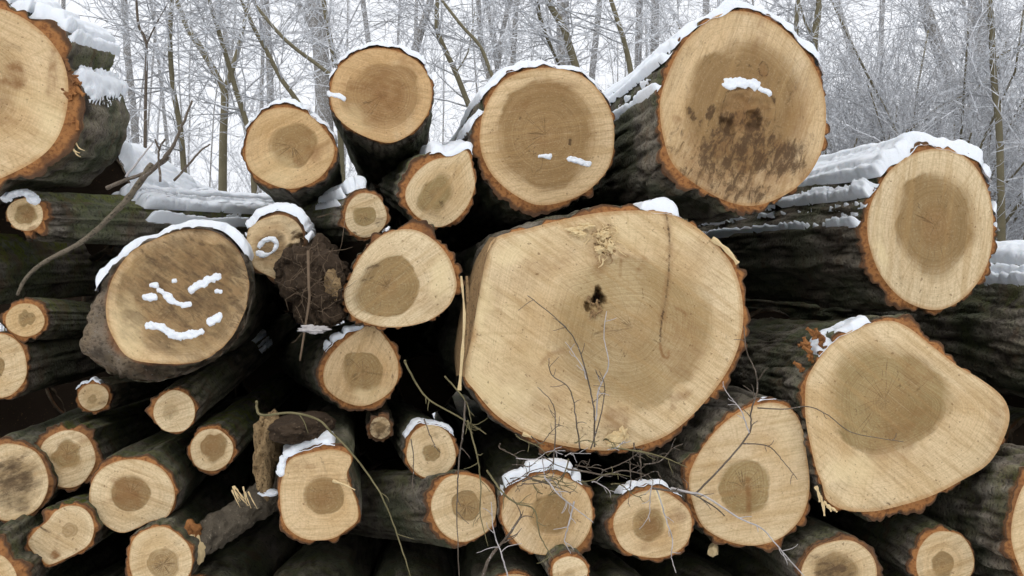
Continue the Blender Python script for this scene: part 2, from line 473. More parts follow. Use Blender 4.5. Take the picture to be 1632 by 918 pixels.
def make_log(label, wood, Y, bark=8.0, heart=None, vp=None, L=3.6, back=None, plate=None, depth=None, moss=0.25,
             taper=0.97, tilt=(0, 0), recess=0.006, outer=None, stains=(), dents=(), hs=1.0, warm=0.0, rot=0.0, saw=20.0,
             nth=None, nr=None, nz=None, wob=0.025, seed=None, rim_dark=0.0, brown=0.0, group=None, bulge=0.0, hwob=0.06, name='log', ragged=0.5, bark_rim=False):
    lg = Log()
    make_log.count += 1
    seed = make_log.count * 13 if seed is None else seed
    lg.seed = seed
    # centre on the pith
    if isinstance(wood, tuple):
        wc = wood[:2]; size = max(wood[2], wood[3])
    else:
        w = np.array(wood, float); wc = tuple((w.max(0) + w.min(0)) / 2); size = float((w.max(0) - w.min(0)).max() / 2)
    if heart is None: heart = (wc[0], wc[1], size * 0.45, size * 0.45)
    hc = heart[:2] if isinstance(heart, tuple) else tuple(np.mean(np.array(heart, float), 0))
    if depth is None: depth = 0.0035 if size < 50 else 0.006 if size < 80 else 0.012
    if plate is None: plate = 0.03 if size < 50 else 0.04 if size < 80 else 0.05
    nth = nth or (360 if size > 120 else 264 if size > 75 else 168)
    nr = nr or (36 if size > 75 else 20)
    nz = nz or (60 if size > 90 else 40)
    th = np.arange(nth) * 2 * np.pi / nth
    rw = polar(wood, hc, th, wob, seed)
    rh = np.minimum(polar(heart, hc, th, hwob, seed + 1), rw * 0.93)
    if outer is not None:
        ro = np.maximum(polar(outer, hc, th), rw + 2)
    else:
        if not np.isscalar(bark):
            b = np.array(bark, float)
            bk = np.interp(np.degrees(th), b[:, 0], b[:, 1], period=360)
        else:
            bk = np.full(nth, float(bark))
        tn = np.stack([np.cos(th) * 2.2, np.sin(th) * 2.2, np.zeros(nth)], -1)
        ro = rw + bk * np.clip(1.05 + 1.9 * fbm(tn, seed + 77, 1.5, 3), 0.15, 1.9) + 1.0
    mpp = Y / F
    tx, ty = tilt
    def facepos(r, dy=0.0):
        px, py = hc[0] + r * np.cos(th), hc[1] - r * np.sin(th)
        Yp = Y + tx * (px - wc[0]) * mpp - ty * (py - wc[1]) * mpp + dy
        return P(px, py, Yp)
    C0 = P(hc[0], hc[1], Y + tx * (hc[0] - wc[0]) * mpp - ty * (hc[1] - wc[1]) * mpp)
    base = P(wc[0], wc[1] + size, Y)
    root = thing(name, base, label, 'log', group)
    lg.root, lg.at = root, base
    # ---- back end
    if back is not None:
        bx, by, Yb, bs = back
    else:
        v = vp or VP
        Yb = Y + L
        s = 1 - Y / Yb
        bx, by, bs = wc[0] + (v[0] - wc[0]) * s, wc[1] + (v[1] - wc[1]) * s, taper
    Cf, Cb = P(wc[0], wc[1], Y), P(bx, by, Yb)
    Len = float(np.linalg.norm(Cb - Cf))
    # ---- outline with bark plates
    outF = facepos(ro)
    seg = np.linalg.norm(np.roll(outF, -1, 0) - outF, axis=1)
    per = seg.sum()
    sarc = np.concatenate([[0], np.cumsum(seg)[:-1]]) / per
    ncell = max(8, int(round(per / plate)))
    cth, sth = np.cos(th), np.sin(th)
    radial = np.stack([cth, 0 * cth, sth], -1)
    amp = np.array([(outF[:, 0] - Cf[0]), (outF[:, 2] - Cf[2])])
    def surf(tt, relief=True, want=False):
        """bark surface at stations tt (0..1) -> grid len(tt) x nth x 3"""
        z = tt * Len
        S = np.broadcast_to(sarc[None, :], (len(tt), nth))
        Z = np.broadcast_to(z[:, None], (len(tt), nth))
        ring = np.stack([np.cos(S * 2 * np.pi) * per / 6.28, np.sin(S * 2 * np.pi) * per / 6.28, Z], -1)
        sc = 1 + (bs - 1) * tt
        pos = Cf[None, None] + (outF - Cf)[None] * sc[:, None, None] + (Cb - Cf)[None, None] * tt[:, None, None]
        # gentle sweep and swelling of the stem
        lump = 0.022 * fbm(ring, seed + 4, 2.2, 2) * sstep(0, 0.25, Z) * (per / 1.5)
        lump = lump + bulge * np.exp(-((Z - 0.22) / 0.16) ** 2) * sstep(0, 0.06, Z)
        d = lump
        gv = np.ones_like(S); idv = np.zeros_like(S)
        if relief:
            warp = fbm(ring, seed + 9, 9.0, 2)
            ss = S * ncell + 0.9 * warp * sstep(0, 0.08, np.minimum(S, 1 - S))
            f, idv = worley_cyl(np.mod(ss, ncell), Z + 0.05 * warp, ncell, plate, plate * 4.2, seed)
            rg = 1 - np.abs(fbm(ring * np.array([1, 1, 0.22]), seed + 15, 0.75 / plate, 3)) * 3.2
            rg = sstep(0.95, 0.25, rg)
            fw = 0.45 + 0.35 * sstep(0.08, 0.0, Z)
            gv = np.clip(fw * sstep(0.0, 0.42, f) + (1.07 - fw) * rg, 0, 1)
            mod = 0.45 + 1.1 * np.clip(fbm(ring, seed + 16, 4.0, 2) + 0.5, 0, 1)
            fine = fbm(ring, seed + 21, 55.0, 2)
            d = d - depth * mod * (1 - gv) - depth * 0.5 * idv * gv * mod + depth * 0.35 * fine
        pos = pos + radial[None] * d[..., None]
        return (pos, Z, S, gv, idv, ring) if want else pos
    tt = (np.arange(nz) / (nz - 1)) ** 1.9
    z_lin = 0.006 * np.arange(nz)                      # fine stations near the cut
    tt = np.maximum(tt, np.minimum(z_lin / Len, 0.03))
    pos, Z, S, gv, idv, ring = surf(tt, True, True)
    rimnoise = fbm(ring[0], seed + 31, 14.0, 3)
    rec = recess * (1.0 + 3.0 * ragged * rimnoise)
    dirn = (Cb - Cf) / Len
    pos = pos + (np.clip(1 - Z / 0.05, 0, 1) * rec[None])[..., None] * dirn
    up = np.clip(np.broadcast_to(sth[None], Z.shape), 0, 1)
    mossv = moss * (0.25 + 0.9 * up ** 0.8) * (0.55 + 0.9 * np.clip(fbm(ring, seed + 41, 3.0, 2) + 0.35, 0, 1))
    f1 = np.stack([gv, Z, mossv], -1)
    f2 = np.stack([idv, up, np.full_like(Z, brown)], -1)
    verts = np.concatenate([pos.reshape(-1, 3), [pos[-1].mean(0)]])
    faces = grid_faces(nz, nth, True).tolist()
    last = (nz - 1) * nth
    faces += [[last + k, last + (k + 1) % nth, nz * nth] for k in range(nth)]
    A1 = np.concatenate([f1.reshape(-1, 3), [[0, 1, 0]]]); A2 = np.concatenate([f2.reshape(-1, 3), [[0, 0, 0]]])
    lg.bark = mesh_obj('bark', verts, faces, M_BARK, root, {'f1': A1, 'f2': A2}, True, base)
    # ---- cut ring of inner bark
    K = 14 if bark_rim else 5
    wpos = facepos(rw)
    rows, ra, rb = [], [], []
    for k in range(K):
        q = k / (K - 1)
        row = wpos + (pos[0] - wpos) * q
        inner = 1 if 0 < k < K - 1 else 0
        jit = 0.0035 * vnoise(row, seed + 51, 45.0) * inner
        if bark_rim: jit = jit + (0.03 * fbm(row, seed + 52, 9.0, 4) - 0.018 * math.sin(q * math.pi)) * inner
        row = row + jit[:, None] * np.array([0, 1, 0]) + (0.002 * q * (1 - q) * 4) * np.array([0, 1.0, 0])
        rows.append(row)
        if bark_rim:
            ra.append(np.stack([np.clip(0.55 + 1.5 * fbm(row, seed + 53, 12.0, 3), 0, 1), np.full(nth, 0.004 + 0.09 * q), np.full(nth, 0.06)], -1))
            rb.append(np.stack([np.full(nth, 0.5), np.full(nth, 0.0), np.full(nth, 1.0)], -1))
        else:
            ra.append(np.stack([np.full(nth, q), np.full(nth, rim_dark), np.full(nth, seed)], -1))
    at_ = {'f1': np.array(ra)}
    if bark_rim: at_['f2'] = np.array(rb)
    mesh_obj('bark_rim', np.array(rows), grid_faces(K, nth, True)[:, ::-1], M_BARK if bark_rim else M_RIM, root, at_, True, base)
    # ---- sawn face: heartwood and sapwood
    ca, sa = math.cos(math.radians(saw)), math.sin(math.radians(saw))
    def face_part(pname, rs, label2=None):
        rs = np.array(rs)                                # rows of radii in px
        px = hc[0] + rs * cth[None]; py = hc[1] - rs * sth[None]
        Yp = Y + tx * (px - wc[0]) * mpp - ty * (py - wc[1]) * mpp
        d1 = np.zeros_like(px); d2 = np.zeros_like(px); d3 = np.zeros_like(px)
        wpx = px + 16 * fbm(np.stack([px, py, 0 * px], -1), seed + 61, 0.05, 3)
        wpy = py + 16 * fbm(np.stack([px, py, 0 * px], -1), seed + 62, 0.05, 3)
        for st in stains:
            kind, amt = st[0], st[1]
            if len(st) == 7:
                cx, cy, rx, ry, = st[2:6]; an = math.radians(st[6])
                ux = (wpx - cx) * math.cos(an) + (wpy - cy) * math.sin(an)
                uy = -(wpx - cx) * math.sin(an) + (wpy - cy) * math.cos(an)
                v = amt * sstep(1.25, 0.55, np.hypot(ux / rx, uy / ry))
            else:
                pl = catmull(st[2], 6, False); wd = st[3]
                dd = np.full(px.shape, 1e9)
                for a, b in zip(pl[:-1], pl[1:]):
                    ab = b - a; L2 = ab @ ab + 1e-9
                    t_ = np.clip(((px - a[0]) * ab[0] + (py - a[1]) * ab[1]) / L2, 0, 1)
                    dd = np.minimum(dd, np.hypot(px - a[0] - t_ * ab[0], py - a[1] - t_ * ab[1]))
                v = amt * sstep(wd * 1.3, wd * 0.3, dd)
            if kind == 'dirt_shade': d1 = np.maximum(d1, v)
            elif kind == 'brown': d2 = np.maximum(d2, v)
            else: d3 = np.maximum(d3, v)
        dy = 0.0012 * vnoise(np.stack([px * mpp, py * mpp, 0 * px], -1), seed + 70, 30.0)
        if rot:
            dy = dy + rot * 0.016 * np.clip(fbm(np.stack([px * mpp, py * mpp, 0 * px], -1), seed + 71, 25.0, 3) + 0.15, 0, 1) * sstep(1.0, 0.8, rs / rw[None])
        for (cx, cy, rx, ry, dep) in dents:
            q = np.hypot((wpx - cx) / rx, (wpy - cy) / ry)
            dy = dy + dep * sstep(1.15, 0.6, q)
        dy = dy * sstep(1.0, 0.985, rs / rw[None])
        v3 = P(px, py, Yp) + dy[..., None] * np.array([0, 1.0, 0])
        u, v = (px - hc[0]) * mpp, -(py - hc[1]) * mpp
        a1 = np.stack([rs / rw[None], rs / rh[None], rs / rw[None] * np.mean(rw) * mpp], -1)
        a2 = np.stack([u * ca + v * sa, -u * sa + v * ca, np.full_like(u, seed * 0.37)], -1)
        a3 = np.stack([d1, d2, d3], -1)
        a4 = np.stack([np.full_like(u, hs), np.full_like(u, warm), rot * sstep(1.35, 0.85, rs / rh[None] + 0.5 * fbm(np.stack([px, py, 0 * px], -1), seed + 81, 0.05, 2))], -1)
        n_r = rs.shape[0]
        return mesh_obj(pname, v3, grid_faces(n_r, nth, True)[:, ::-1], M_WOOD, root, {'f1': a1, 'f2': a2, 'f3': a3, 'f4': a4}, True, base)
    nh = max(6, int(nr * float(np.mean(rh / rw))))
    nw = max(6, nr - nh + 4)
    if nr < 60: nh = max(5, int(nh * 0.6))
    face_part('heartwood', [rh * max(k / nh, 0.004) for k in range(nh + 1)])
    lg.sap = face_part('sapwood', [rh + (rw - rh) * k / nw for k in range(nw + 1)])
    lg.surf, lg.th, lg.Len, lg.sth, lg.nth, lg.per, lg.depth = surf, th, Len, sth, nth, per, depth
    lg.Y, lg.dirn, lg.radial, lg.hc, lg.wc, lg.size, lg.mpp = Y, dirn, radial, hc, wc, size, mpp
    lg.facepos = facepos
    def at_face(px, py, off=0.0):
        return P(px, py, Y + tx * (px - wc[0]) * mpp - ty * (py - wc[1]) * mpp - off)
    lg.at_face = at_face
    return lg
make_log.count = 0

def snow_cap(lg, label, thr=0.45, T=0.028, zmax=3.0, zmin=-0.004, ang=None, amp=0.28, nscale=9.0, seed=0, front=0.02):
    """a layer of snow lying on the upper side of a log"""
    seed = seed or lg.seed + 5
    a0 = max(zmin, 0)
    zz = np.linspace(a0, zmax, 60)
    if zmax - a0 > 0.6: zz = np.concatenate([np.linspace(a0, a0 + 0.5, 76), np.linspace(a0 + 0.5, zmax, 100)[1:]])
    zz = np.concatenate([[a0], zz])
    pos, Z, S, gv, idv, ring = lg.surf(zz / lg.Len, False, True)
    gz = np.gradient(pos[1:], axis=0); gz = np.concatenate([gz[:1], gz])
    n = np.cross(np.roll(pos, -1, 1) - np.roll(pos, 1, 1), gz)
    n /= np.linalg.norm(n, axis=2, keepdims=True) + 1e-12
    sgn = np.sign((n * lg.radial[None]).sum(2, keepdims=True)); n = n * sgn
    wpt = pos
    m = n[..., 2] - thr + amp * fbm(wpt, seed, nscale, 2) * 1.6 + 0.05 * vnoise(wpt, seed + 3, 38.0) + 0.10 * vnoise(wpt, seed + 13, 75.0)
    if ang is not None:
        deg = np.degrees(lg.th)
        c, h = ang
        dd = np.abs((deg - c + 180) % 360 - 180)
        m = np.minimum(m, ((h - dd) / 25.0)[None] + 0.12 * fbm(wpt, seed + 8, 16.0, 2))
    prof = np.sqrt(np.clip(1 - (1 - np.clip(m / 0.30, 0, 1)) ** 2, 0, 1))
    z0 = zz[0] + np.clip(0.008 + 0.036 * fbm(pos[0], seed + 2, 18.0, 2), 0, 0.035)
    qf = np.clip((Z - z0[None]) / front + 0.02, 0, 1)
    qe = np.clip((zmax - Z) / 0.08, 0, 1)
    prof = prof * np.sqrt(np.clip(1 - (1 - qf) ** 2, 0, 1)) * np.sqrt(np.clip(1 - (1 - qe) ** 2, 0, 1))
    thick = T * np.clip(0.80 + 1.3 * fbm(wpt, seed + 6, 13.0, 2) * np.exp(-Z / 0.12) + 0.5 * fbm(wpt, seed + 6, 5.0, 2) + 0.08 * vnoise(wpt, seed + 7, 40.0), 0.25, 2)
    sink = lg.depth * 0.7
    hgt = -sink + (thick + sink) * prof + prof * (0.0022 * vnoise(wpt, seed + 14, 47.0) + 0.0018 * vnoise(wpt, seed + 15, 105.0))
    hgt[0] = -sink * 0.9 - 0.002
    dirv = n * 0.65 + np.array([0, 0, 0.5])
    out = pos + hgt[..., None] * dirv
    # the front lip bulges a little over the cut
    lip = np.exp(-(Z / 0.015) ** 2) * np.maximum(prof, 0.3) * (0.006 + 0.008 * vnoise(wpt, seed + 12, 25.0))
    out = out - lip[..., None] * lg.dirn
    keepv = m > -0.02
    k = keepv[:-1] & keepv[1:]
    kk = k | np.roll(k, -1, 1)
    faces = grid_faces(len(zz), lg.nth, True, 0, kk)
    if len(faces) == 0: return None
    # front skirt closes the lip down to the bark
    used, inv = np.unique(faces, return_inverse=True)
    at = out.reshape(-1, 3)[used].mean(0)
    at[2] = out.reshape(-1, 3)[used][:, 2].min()
    o = mesh_obj('snow_layer', out.reshape(-1, 3)[used], inv.reshape(faces.shape), M_SNOW, None, None, True, at)
    return tag(o, label, 'snow', 'snow lying on the logs')

def snow_patch(lg, pts, wpx, label, T=0.009, seed=1, group='snow lying on the logs'):
    """small clump of snow clinging to a cut face, along a pixel polyline"""
    pl = catmull(pts, 6, False) if len(pts) > 1 else np.array(pts, float)
    lo, hi = pl.min(0) - wpx * 2, pl.max(0) + wpx * 2
    nx, ny = max(10, int((hi[0] - lo[0]) / 0.9)), max(10, int((hi[1] - lo[1]) / 0.9))
    gx, gy = np.meshgrid(np.linspace(lo[0], hi[0], nx), np.linspace(lo[1], hi[1], ny), indexing='ij')
    dd = np.full(gx.shape, 1e9)
    if len(pl) == 1:
        dd = np.hypot(gx - pl[0, 0], gy - pl[0, 1])
    for a, b in zip(pl[:-1], pl[1:]):
        ab = b - a; L2 = ab @ ab + 1e-9
        t_ = np.clip(((gx - a[0]) * ab[0] + (gy - a[1]) * ab[1]) / L2, 0, 1)
        dd = np.minimum(dd, np.hypot(gx - a[0] - t_ * ab[0], gy - a[1] - t_ * ab[1]))
    p3 = np.stack([gx, gy, 0 * gx], -1)
    m = 1 - dd / (wpx * (1.1 + 1.0 * fbm(p3, seed, 0.055, 2))) + 0.75 * fbm(p3, seed + 4, 0.13, 3)
    prof = np.sqrt(np.clip(1 - (1 - np.clip(m / 0.7, 0, 1)) ** 2, 0, 1))
    off = -0.003 + (T + 0.003) * prof * (0.8 + 0.4 * vnoise(p3, seed + 9, 0.2))
    v = np.zeros(gx.shape + (3,))
    base = lg.at_face(gx, gy)
    v = base - off[..., None] * np.array([0, 1.0, 0]) 
    kv = m > -0.05
    keep = kv[:-1, :-1] | kv[1:, :-1] | kv[:-1, 1:] | kv[1:, 1:]
    faces = grid_faces(nx, ny, False, 0, keep)
    if len(faces) == 0: return None
    used, inv = np.unique(faces, return_inverse=True)
    vv = v.reshape(-1, 3)[used]
    at = vv.mean(0); at[2] = vv[:, 2].min()
    o = mesh_obj('snow_patch', vv, inv.reshape(faces.shape), M_SNOW, None, None, True, at)
    return tag(o, label, 'snow', group)

def splinter(lg, pts, w0, w1, mat=M_SPLINT, name='splinter', off=(0.004, 0.012), thick=0.5):
    """sliver of torn wood that is still fixed to a log: a flat tapering wedge along a pixel polyline"""
    pl = catmull(pts, 3, False)
    n = len(pl)
    offs = np.linspace(off[0], off[1], n)
    ctr = np.array([lg.at_face(p[0], p[1], o_) for p, o_ in zip(pl, offs)])
    tng = np.gradient(pl, axis=0); nrm = np.stack([-tng[:, 1], tng[:, 0]], -1); nrm /= np.linalg.norm(nrm, axis=1, keepdims=True) + 1e-9
    w = np.linspace(w0, w1, n) * (1 + 0.35 * np.sin(np.arange(n) * 2.3)) * lg.mpp
    side = np.stack([nrm[:, 0], 0 * w, -nrm[:, 1]], -1) * w[:, None] * 0.5
    fwd = np.array([0, -1.0, 0]) * (w[:, None] * thick * 0.5 + 0.0008)
    V = np.stack([ctr + side, ctr + fwd, ctr - side, ctr - fwd], 1).reshape(-1, 3)
    fc = grid_faces(n, 4, True).tolist() + [[0, 1, 2, 3], [4 * n - 1, 4 * n - 2, 4 * n - 3, 4 * n - 4]]
    return mesh_obj(name, V, fc, mat, lg.bark if name == 'bark_shred' else lg.sap, None, False, lg.at)

def chunk(name, cx, cy, Y, rx, ry, rz, mat, seed, parent=None, at=None, rough=0.35, sub=4, flat=False, freq=1.6):
    """an irregular lump given by its place and half sizes in photo pixels at depth Y"""
    import bmesh
    bm = bmesh.new()
    bmesh.ops.create_icosphere(bm, subdivisions=sub, radius=1.0)
    co = np.array([v.co[:] for v in bm.verts])
    fc = [[v.index for v in f.verts] for f in bm.faces]
    bm.free()
    k = 1 + rough * fbm(co, seed, freq, 4) * 1.8
    m = Y / F
    v = P(cx, cy, Y) + co * k[:, None] * np.array([rx * m, rz, ry * m])
    if parent is None:
        at = v.mean(0); at[2] = v[:, 2].min()
        return mesh_obj(name, v, fc, mat, None, None, not flat, at)
    return mesh_obj(name, v, fc, mat, parent, None, not flat, at)

# ------------------------------------------------------------------ the pile, top rows first
LOGS = {}
LOGS[1] = make_log('huge log at the left edge, cut off by the frame, its side half under snow',
    (-48, 148, 156, 146), 2.75, bark=[(0, 20), (40, 16), (90, 12), (180, 15), (270, 14), (330, 22)], heart=(-60, 130, 100, 85),
    back=(30, 166, 3.45, 1.22), moss=0.9, plate=0.07, depth=0.011, saw=-25, brown=0.15, warm=0.35, hs=0.35, nth=420,
    stains=[('brown', 0.9, 22, 122, 16, 20, 20), ('brown', 0.75, [(86, 85), (84, 118), (80, 145)], 9), ('brown', 0.35, 10, 170, 20, 40, 0), ('dirt_shade', .5, 25, 80, 8, 5, 0), ('pale', 0.45, 60, 190, 40, 60, -20)])
LOGS[2] = make_log('thin branch end with brown core and mossy body, just below the huge left log',
    (40, 342, 29, 26, 10), 2.85, bark=[(0, 7), (90, 7), (180, 4), (240, 9), (270, 15), (300, 14)], heart=(41, 342, 17, 17), back=(440, 362, 4.9, 1.75),
    moss=1.2, plate=0.03, depth=0.007, stains=[('brown', 0.6, 41, 343, 16, 15, 0), ('brown', .6, 45, 368, 24, 8, 10)], hwob=0.12)
LOGS[3] = make_log('medium tan log with a thin snow crown, left of the upright dark orange log',
    [(391, 243), (393, 222), (400, 203), (411, 187), (428, 175), (458, 171), (492, 182), (516, 206), (532, 231), (530, 255), (513, 280), (489, 295), (461, 301), (431, 293), (404, 276), (393, 258)],
    3.0, bark=[(0, 5), (60, 8), (120, 8), (180, 5), (270, 7)], heart=(466, 232, 40, 37, -20), warm=0.6, saw=28, moss=0.2,
    stains=[('brown', 0.55, 500, 240, 32, 13, -25), ('brown', 0.5, 487, 211, 9, 9, 0), ('pale', 0.3, 440, 270, 50, 25, 0)])
LOGS[4] = make_log('topmost orange brown log of the middle, standing above the others, ringed heart',
    [(528, 138), (534, 116), (548, 99), (574, 82), (604, 77), (637, 83), (667, 100), (685, 127), (688, 156), (679, 186), (656, 212), (626, 227), (596, 223), (563, 208), (537, 186), (527, 160)],
    3.05, bark=[(0, 3), (60, 5), (120, 6), (180, 4), (270, 3)], heart=(610, 152, 62, 55), vp=(650, 480), warm=0.95, saw=-15, moss=0.35, recess=0.012, hs=0.85,
    stains=[('brown', 0.55, 610, 150, 40, 42, 0), ('brown', .4, 655, 105, 25, 9, 30), ('brown', 0.45, 556, 137, 16, 4, 5), ('pale', 0.3, 560, 190, 30, 22, 0)], plate=0.03, depth=0.008)
LOGS[5] = make_log('pear shaped small log wedged between the orange log and the round one',
    [(646, 316), (649, 296), (667, 271), (693, 254), (722, 249), (744, 240), (754, 272), (757, 297), (744, 330), (722, 353), (696, 362), (670, 349), (655, 335)],
    2.92, bark=[(0, 8), (60, 4), (100, 9), (150, 11), (200, 9), (300, 8)], heart=(694, 310, 24, 37, 30), back=(640, 285, 4.6, 0.95), moss=0.9, saw=50,
    stains=[('dirt_shade', 0.7, 706, 329, 6, 9, -40), ('dirt_shade', 0.6, [(672, 333), (690, 343), (702, 345)], 3), ('dirt_shade', .5, [(731, 246), (728, 262), (722, 285)], 1.5)], hwob=0.1)
LOGS[6] = make_log('small log end with square brown heart and mossy flank, under the orange log',
    (583, 343, 33, 36, 0), 2.95, bark=[(0, 4), (90, 4), (180, 7), (270, 4)], heart=[(562, 334), (575, 330), (597, 332), (597, 352), (580, 362), (564, 354)], back=(440, 360, 4.6, 1.1), moss=1.2, rim_dark=0.25,
    stains=[('dirt_shade', 0.55, 607, 355, 12, 10, 40), ('dirt_shade', .5, 588, 315, 6, 4, -30), ('dirt_shade', 0.6, 570, 375, 25, 6, 10)], hwob=0.02)
LOGS[7] = make_log('large round log with wide olive heart and snow crown, right of the pear shaped one',
    [(765, 209), (771, 177), (794, 136), (824, 117), (865, 108), (906, 112), (936, 126), (960, 151), (975, 183), (979, 218), (974, 256), (959, 283), (929, 309), (888, 324), (853, 326), (818, 309), (788, 283), (771, 254), (765, 229)],
    2.95, bark=[(0, 5), (45, 6), (90, 9), (140, 10), (180, 16), (225, 15), (260, 11), (300, 9), (330, 6)], heart=(869, 214, 84, 88, 0), warm=0.5, saw=8, moss=0.35, plate=0.045, depth=0.014,
    stains=[('brown', 0.35, 833, 168, 22, 12, -20), ('dirt_shade', 0.6, 824, 206, 3, 4, 0), ('dirt_shade', .5, 831, 191, 2.5, 3, 0), ('dirt_shade', 0.8, [(907, 216), (909, 224), (907, 230)], 1.8), ('dirt_shade', 0.3, [(800, 245), (870, 250), (940, 260)], 1.5), ('dirt_shade', .45, [(895, 153), (905, 172), (912, 182)], 1.5), ('brown', .4, 865, 224, 8, 8, 0), ('brown', .2, 880, 135, 60, 16, 0)], hwob=0.02)
LOGS[8] = make_log('huge dirty log on top right, muddy lower half and a dark rotten core',
    [(1052, 164), (1066, 114), (1093, 65), (1138, 27), (1184, 18), (1230, 34), (1268, 65), (1298, 107), (1314, 153), (1316, 198), (1308, 244), (1283, 286), (1245, 314), (1199, 328), (1154, 319), (1108, 293), (1073, 262), (1057, 218)],
    2.75, bark=[(0, 7), (60, 7), (120, 8), (180, 10), (220, 13), (260, 14), (300, 9), (340, 8)], heart=(1186, 172, 100, 108, 5), warm=0.4, saw=70, plate=0.05, depth=0.016, moss=0.4, nth=480, nr=64, hwob=0.02,
    stains=[('dirt_shade', 0.8, 1190, 250, 112, 50, 0), ('dirt_shade', 0.68, 1160, 292, 95, 32, 15), ('dirt_shade', 0.62, 1185, 205, 66, 42, 0), ('dirt_shade', 0.28, 1185, 175, 140, 150, 0), ('brown', 0.5, 1185, 265, 120, 65, 0), ('dirt_shade', 0.5, 1100, 230, 40, 60, 20), ('dirt_shade', 0.45, 1270, 250, 40, 50, -20), ('dirt_shade', .45, 1075, 110, 22, 40, 15), ('brown', 0.55, 1190, 180, 42, 42, 0), ('dirt_shade', 0.88, 1158, 200, 16, 30, 10), ('dirt_shade', 0.85, 1205, 194, 9, 26, 15), ('dirt_shade', 0.9, 1134, 176, 7, 19, 10), ('dirt_shade', 0.85, 1106, 181, 7, 11, 0), ('brown', .6, 1085, 190, 10, 8, 0), ('dirt_shade', 0.5, 1096, 80, 14, 10, -40), ('dirt_shade', 0.45, 1070, 130, 12, 30, 10),
            ('brown', 0.55, 1217, 110, 8, 13, 10), ('dirt_shade', 0.7, [(1210, 104), (1216, 98), (1224, 108), (1222, 120), (1213, 120), (1209, 110)], 1.8), ('dirt_shade', 0.6, [(1190, 100), (1195, 106)], 3), ('dirt_shade', 0.7, [(1157, 148), (1150, 180), (1141, 212)], 2.2), ('dirt_shade', .7, [(1160, 146), (1190, 140), (1225, 150), (1236, 170), (1234, 195)], 2.0), ('brown', 0.35, 1210, 60, 8, 45, 5), ('brown', 0.3, 1265, 200, 20, 80, 8), ('dirt_shade', 0.3, 1280, 235, 18, 50, 20)],
    dents=[(1185, 180, 44, 36, 0.012), (1160, 203, 15, 15, 0.02), (1203, 190, 8, 14, 0.02)])
LOGS[9] = make_log('oval log at upper right with orange bark scallops and long snowy body',
    [(1382, 357), (1386, 393), (1402, 435), (1430, 470), (1460, 488), (1494, 494), (1523, 484), (1549, 462), (1569, 432), (1580, 396), (1583, 354), (1579, 318), (1565, 282), (1543, 254), (1513, 239), (1480, 238), (1448, 249), (1418, 272), (1399, 301), (1387, 328)],
    2.95, bark=[(0, 9), (90, 9), (150, 10), (210, 14), (270, 10), (320, 13)], heart=(1490, 358, 68, 84, 0), vp=(560, 425), L=3.8, saw=82, plate=0.042, depth=0.020, moss=0.3, hwob=0.05, brown=0.1,
    stains=[('brown', 0.25, 1492, 360, 26, 30, 0), ('dirt_shade', 0.55, 1462, 337, 3, 3, 0), ('dirt_shade', .55, 1473, 342, 2.5, 2.5, 0), ('dirt_shade', 0.5, 1509, 332, 2.5, 2.5, 0), ('dirt_shade', .5, 1514, 325, 2, 2, 0), ('dirt_shade', .6, 1514, 368, 3, 4, 0), ('dirt_shade', .55, 1494, 361, 1.5, 2, 0), ('dirt_shade', .35, [(1428, 380), (1432, 420), (1436, 455)], 3), ('pale', 0.6, 1400, 380, 10, 60, -12)])
